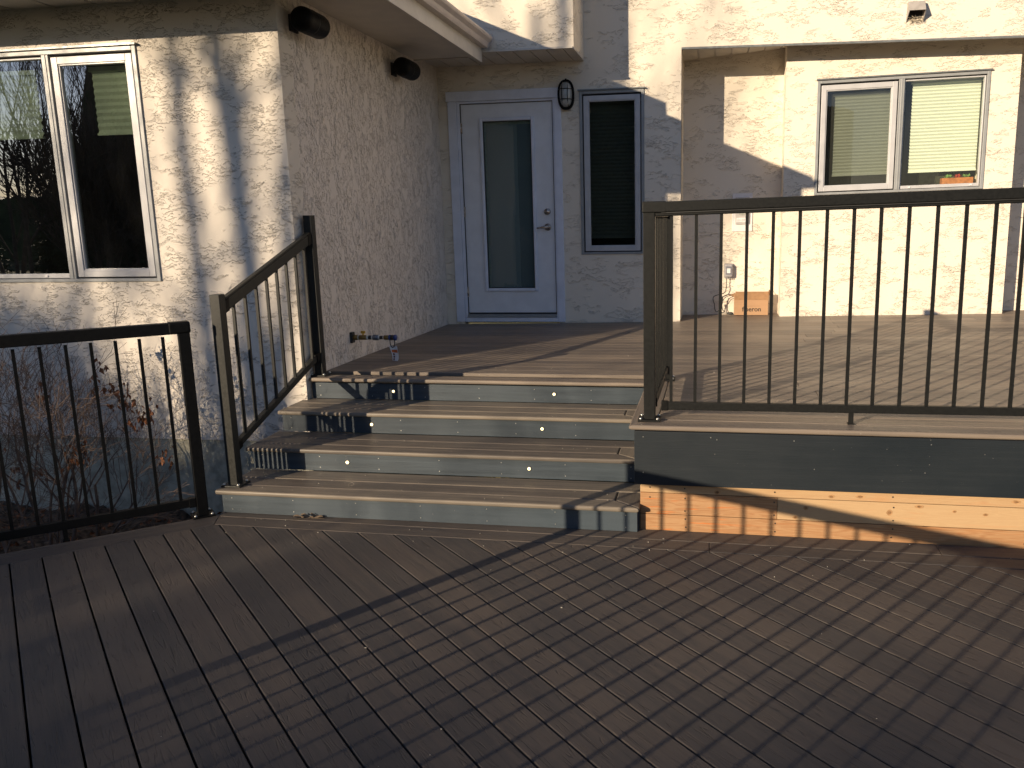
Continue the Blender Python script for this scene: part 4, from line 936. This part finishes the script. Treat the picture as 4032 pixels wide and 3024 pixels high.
CON = [(-14.5, 31, 3.6, 1.6), (-11.8, 30, 3.4, 1.6), (-9.6, 31, 3.5, 1.6), (-8.2, 31, 4.6, 1.3), (-6.7, 30, 8.2, 1.25), (-5.2, 32, 7.2, 1.3), (-3.7, 31, 7.0, 1.3), (-2.3, 30, 7.0, 1.3), (-.9, 29, 7.0, 1.3), (.6, 29, 7.2, 1.3), (2.2, 28, 8.4, 1.3), (3.8, 27, 9.4, 1.3), (5.6, 26, 10.4, 1.3), (7.4, 25, 11., 1.2), (9.2, 24, 11.5, 1.2), (11.4, 23, 11.5, 1.2), (14., 22, 11., 1.2), (.72, 6.5, 4.6, 1.5),  # nearest one added to shade the lower right of the deck
       (3.8, 41, 12, 1.2), (6., 40, 13, 1.2), (8.5, 38, 13, 1.2), (11, 36, 13, 1.2)]
for i, (s_, D, h, rd_) in enumerate(CON): conifer(sunpos(s_, D), h, 'dark conifer behind the camera, out of view, for window reflections and shade', i % 2, rd_)
def bare_tree(pos, H_, seed, label, stems=1, spread=.5, r=.11, kids=(3, 4), depth=5, tall=.42):
    rng = random.Random(seed); t = thing('bare_tree', label, 'tree', 'leafless trees beyond the deck', (pos.x, pos.y, -.47)); b = MB(); tips = []
    if tall > .6:
        rng2 = random.Random(seed+50); top = H_*.9; P = [Vector((.07*math.sin(i*.9+seed), .05*math.sin(i*.7), top*i/10)) for i in range(11)]
        b.tube(P, [r*(1.1-.055*i) for i in range(11)], 8, cap=False)
        for k in range(9):
            zz = rng2.uniform(.45, .98); grow(b, P[0].lerp(P[-1], zz), Vector((rng2.uniform(-1, 1), rng2.uniform(-1, 1), 1.3)), 1.3, .022, 2, rng2, tips, .5, (2, 3), 4, .2, .005, .6, 5, .1)
        fk = P[5]; b.tube([fk, fk+Vector((.10, -.05, .9)), fk+Vector((.22, -.12, 2.2)), fk+Vector((.25, -.14, 3.6))], [r*.7, r*.6, r*.5, r*.3], 6, cap=False); stems = 0
    for k in range(stems): grow(b, Vector((rng.uniform(-.2, .2)*(stems > 1), rng.uniform(-.2, .2)*(stems > 1), 0)), Vector((rng.uniform(-.18, .18), rng.uniform(-.18, .18), 1)), H_*tall, r*rng.uniform(.8, 1.1), depth, rng, tips, spread, (4, 5) if tall > .6 else kids, 6 if tall > .6 else 4, .22, .005, .66 if tall < .6 else .42, 6, .10 if tall < .6 else .05)
    b.build('trunk', M['bark'], t); return t
TR = [(-5.54, 16, 10.5, 3, 1, .40, .105), (-5.78, 17, 10.5, 4, 1, .45, .085), (-3.9, 26, 13, 5, 1, .5, .09), (-7.4, 15, 8.5, 6, 2, .5, .05), (-5.12, 22, 13, 7, 2, .4, .08), (-9.2, 18, 9.5, 8, 4, .5, .07), (-8.3, 22, 10.5, 12, 4, .5, .08)]
for i, (s_, D, h, sd_, stems, spr, r) in enumerate(TR): bare_tree(sunpos(s_, D), h, sd_, 'leafless tree behind the camera, seen only mirrored in the window glass', stems, spr, r, depth=2 if i < 2 else 3 if i < 5 and i != 3 else 4, tall=.92 if i < 2 else .42)

# bare shrubs added out of view: they thin and dapple the low sun
def twiggy(pos, h, rot, label, cache=[]):
    t = thing('added_shrub', label, 'shrub', 'leafless shrubs beyond the deck', (pos.x, pos.y, -.47))
    if not cache:
        rng = random.Random(77); b = MB(); tips = []
        for k in range(9): grow(b, Vector((rng.uniform(-.35, .35), rng.uniform(-.25, .25), 0)), Vector((rng.uniform(-.4, .4), rng.uniform(-.4, .4), 1)), 1.75, .022, 4, rng, tips, .6, (3, 5), 4, .15, .0065, .66, 4, .14)
        cache.append(b.build('stems', M['bark'], t))
    else: c_ = cache[0].copy(); C.objects.link(c_); c_.parent = t
    t.scale = (h/4.4, h/4.4, h/4.4); t.rotation_euler = (0, 0, rot); return t
for i, (s_, D, h) in enumerate([(-4.0, 12, 3.9), (-5.0, 13, 4.0), (-6.4, 13, 5.0), (-7.1, 12, 5.2)]):
    twiggy(sunpos(s_, D), h, i*1.7, 'leafless shrub added behind the camera to dapple the low sun')
# added far wood, top shaped so its soft edge dims the lowest parts of the place
def wood_top(s_):
    pts = [(-60, 3.5), (-11, 3.8), (-9.5, 8), (-8.2, 16.6), (-6.7, 16.42), (-6.0, 15.6), (-5.5, 15.34), (-4., 15.30), (-2.4, 15.30), (-1.7, 15.40), (-1.1, 15.58), (.0, 15.7), (6, 15), (60, 13)]
    for (a, u), (b, v) in zip(pts[:-1], pts[1:]):
        if a <= s_ <= b: return u+(v-u)*(s_-a)/(b-a)
    return 4.
wd = MB(); rng = random.Random(9); n_ = 900; V = []
for i in range(n_+1):
    s_ = -60+120*i/n_; z = wood_top(s_)+.05*math.sin(s_*5.3)+.04*math.sin(s_*13.1+1)+rng.uniform(-.07, .04)
    p = sunpos(s_, 58.5); q = sunpos(s_, 60); V += [(p.x, p.y, -.6), (p.x+rng.uniform(-.1, .1), p.y, z*.96), (q.x, q.y, z), (q.x-az.x*6, q.y-az.y*6, -.6)]
wd.grid(V, [[4*i+k, 4*i+k+1, 4*i+k+5, 4*i+k+4] for i in range(n_) for k in range(3)])
tag(wd.build('added_far_wood', M['needle']), 'dark distant wood added behind the camera, its top shaped to dim the low sun', 'wood', kind='stuff')
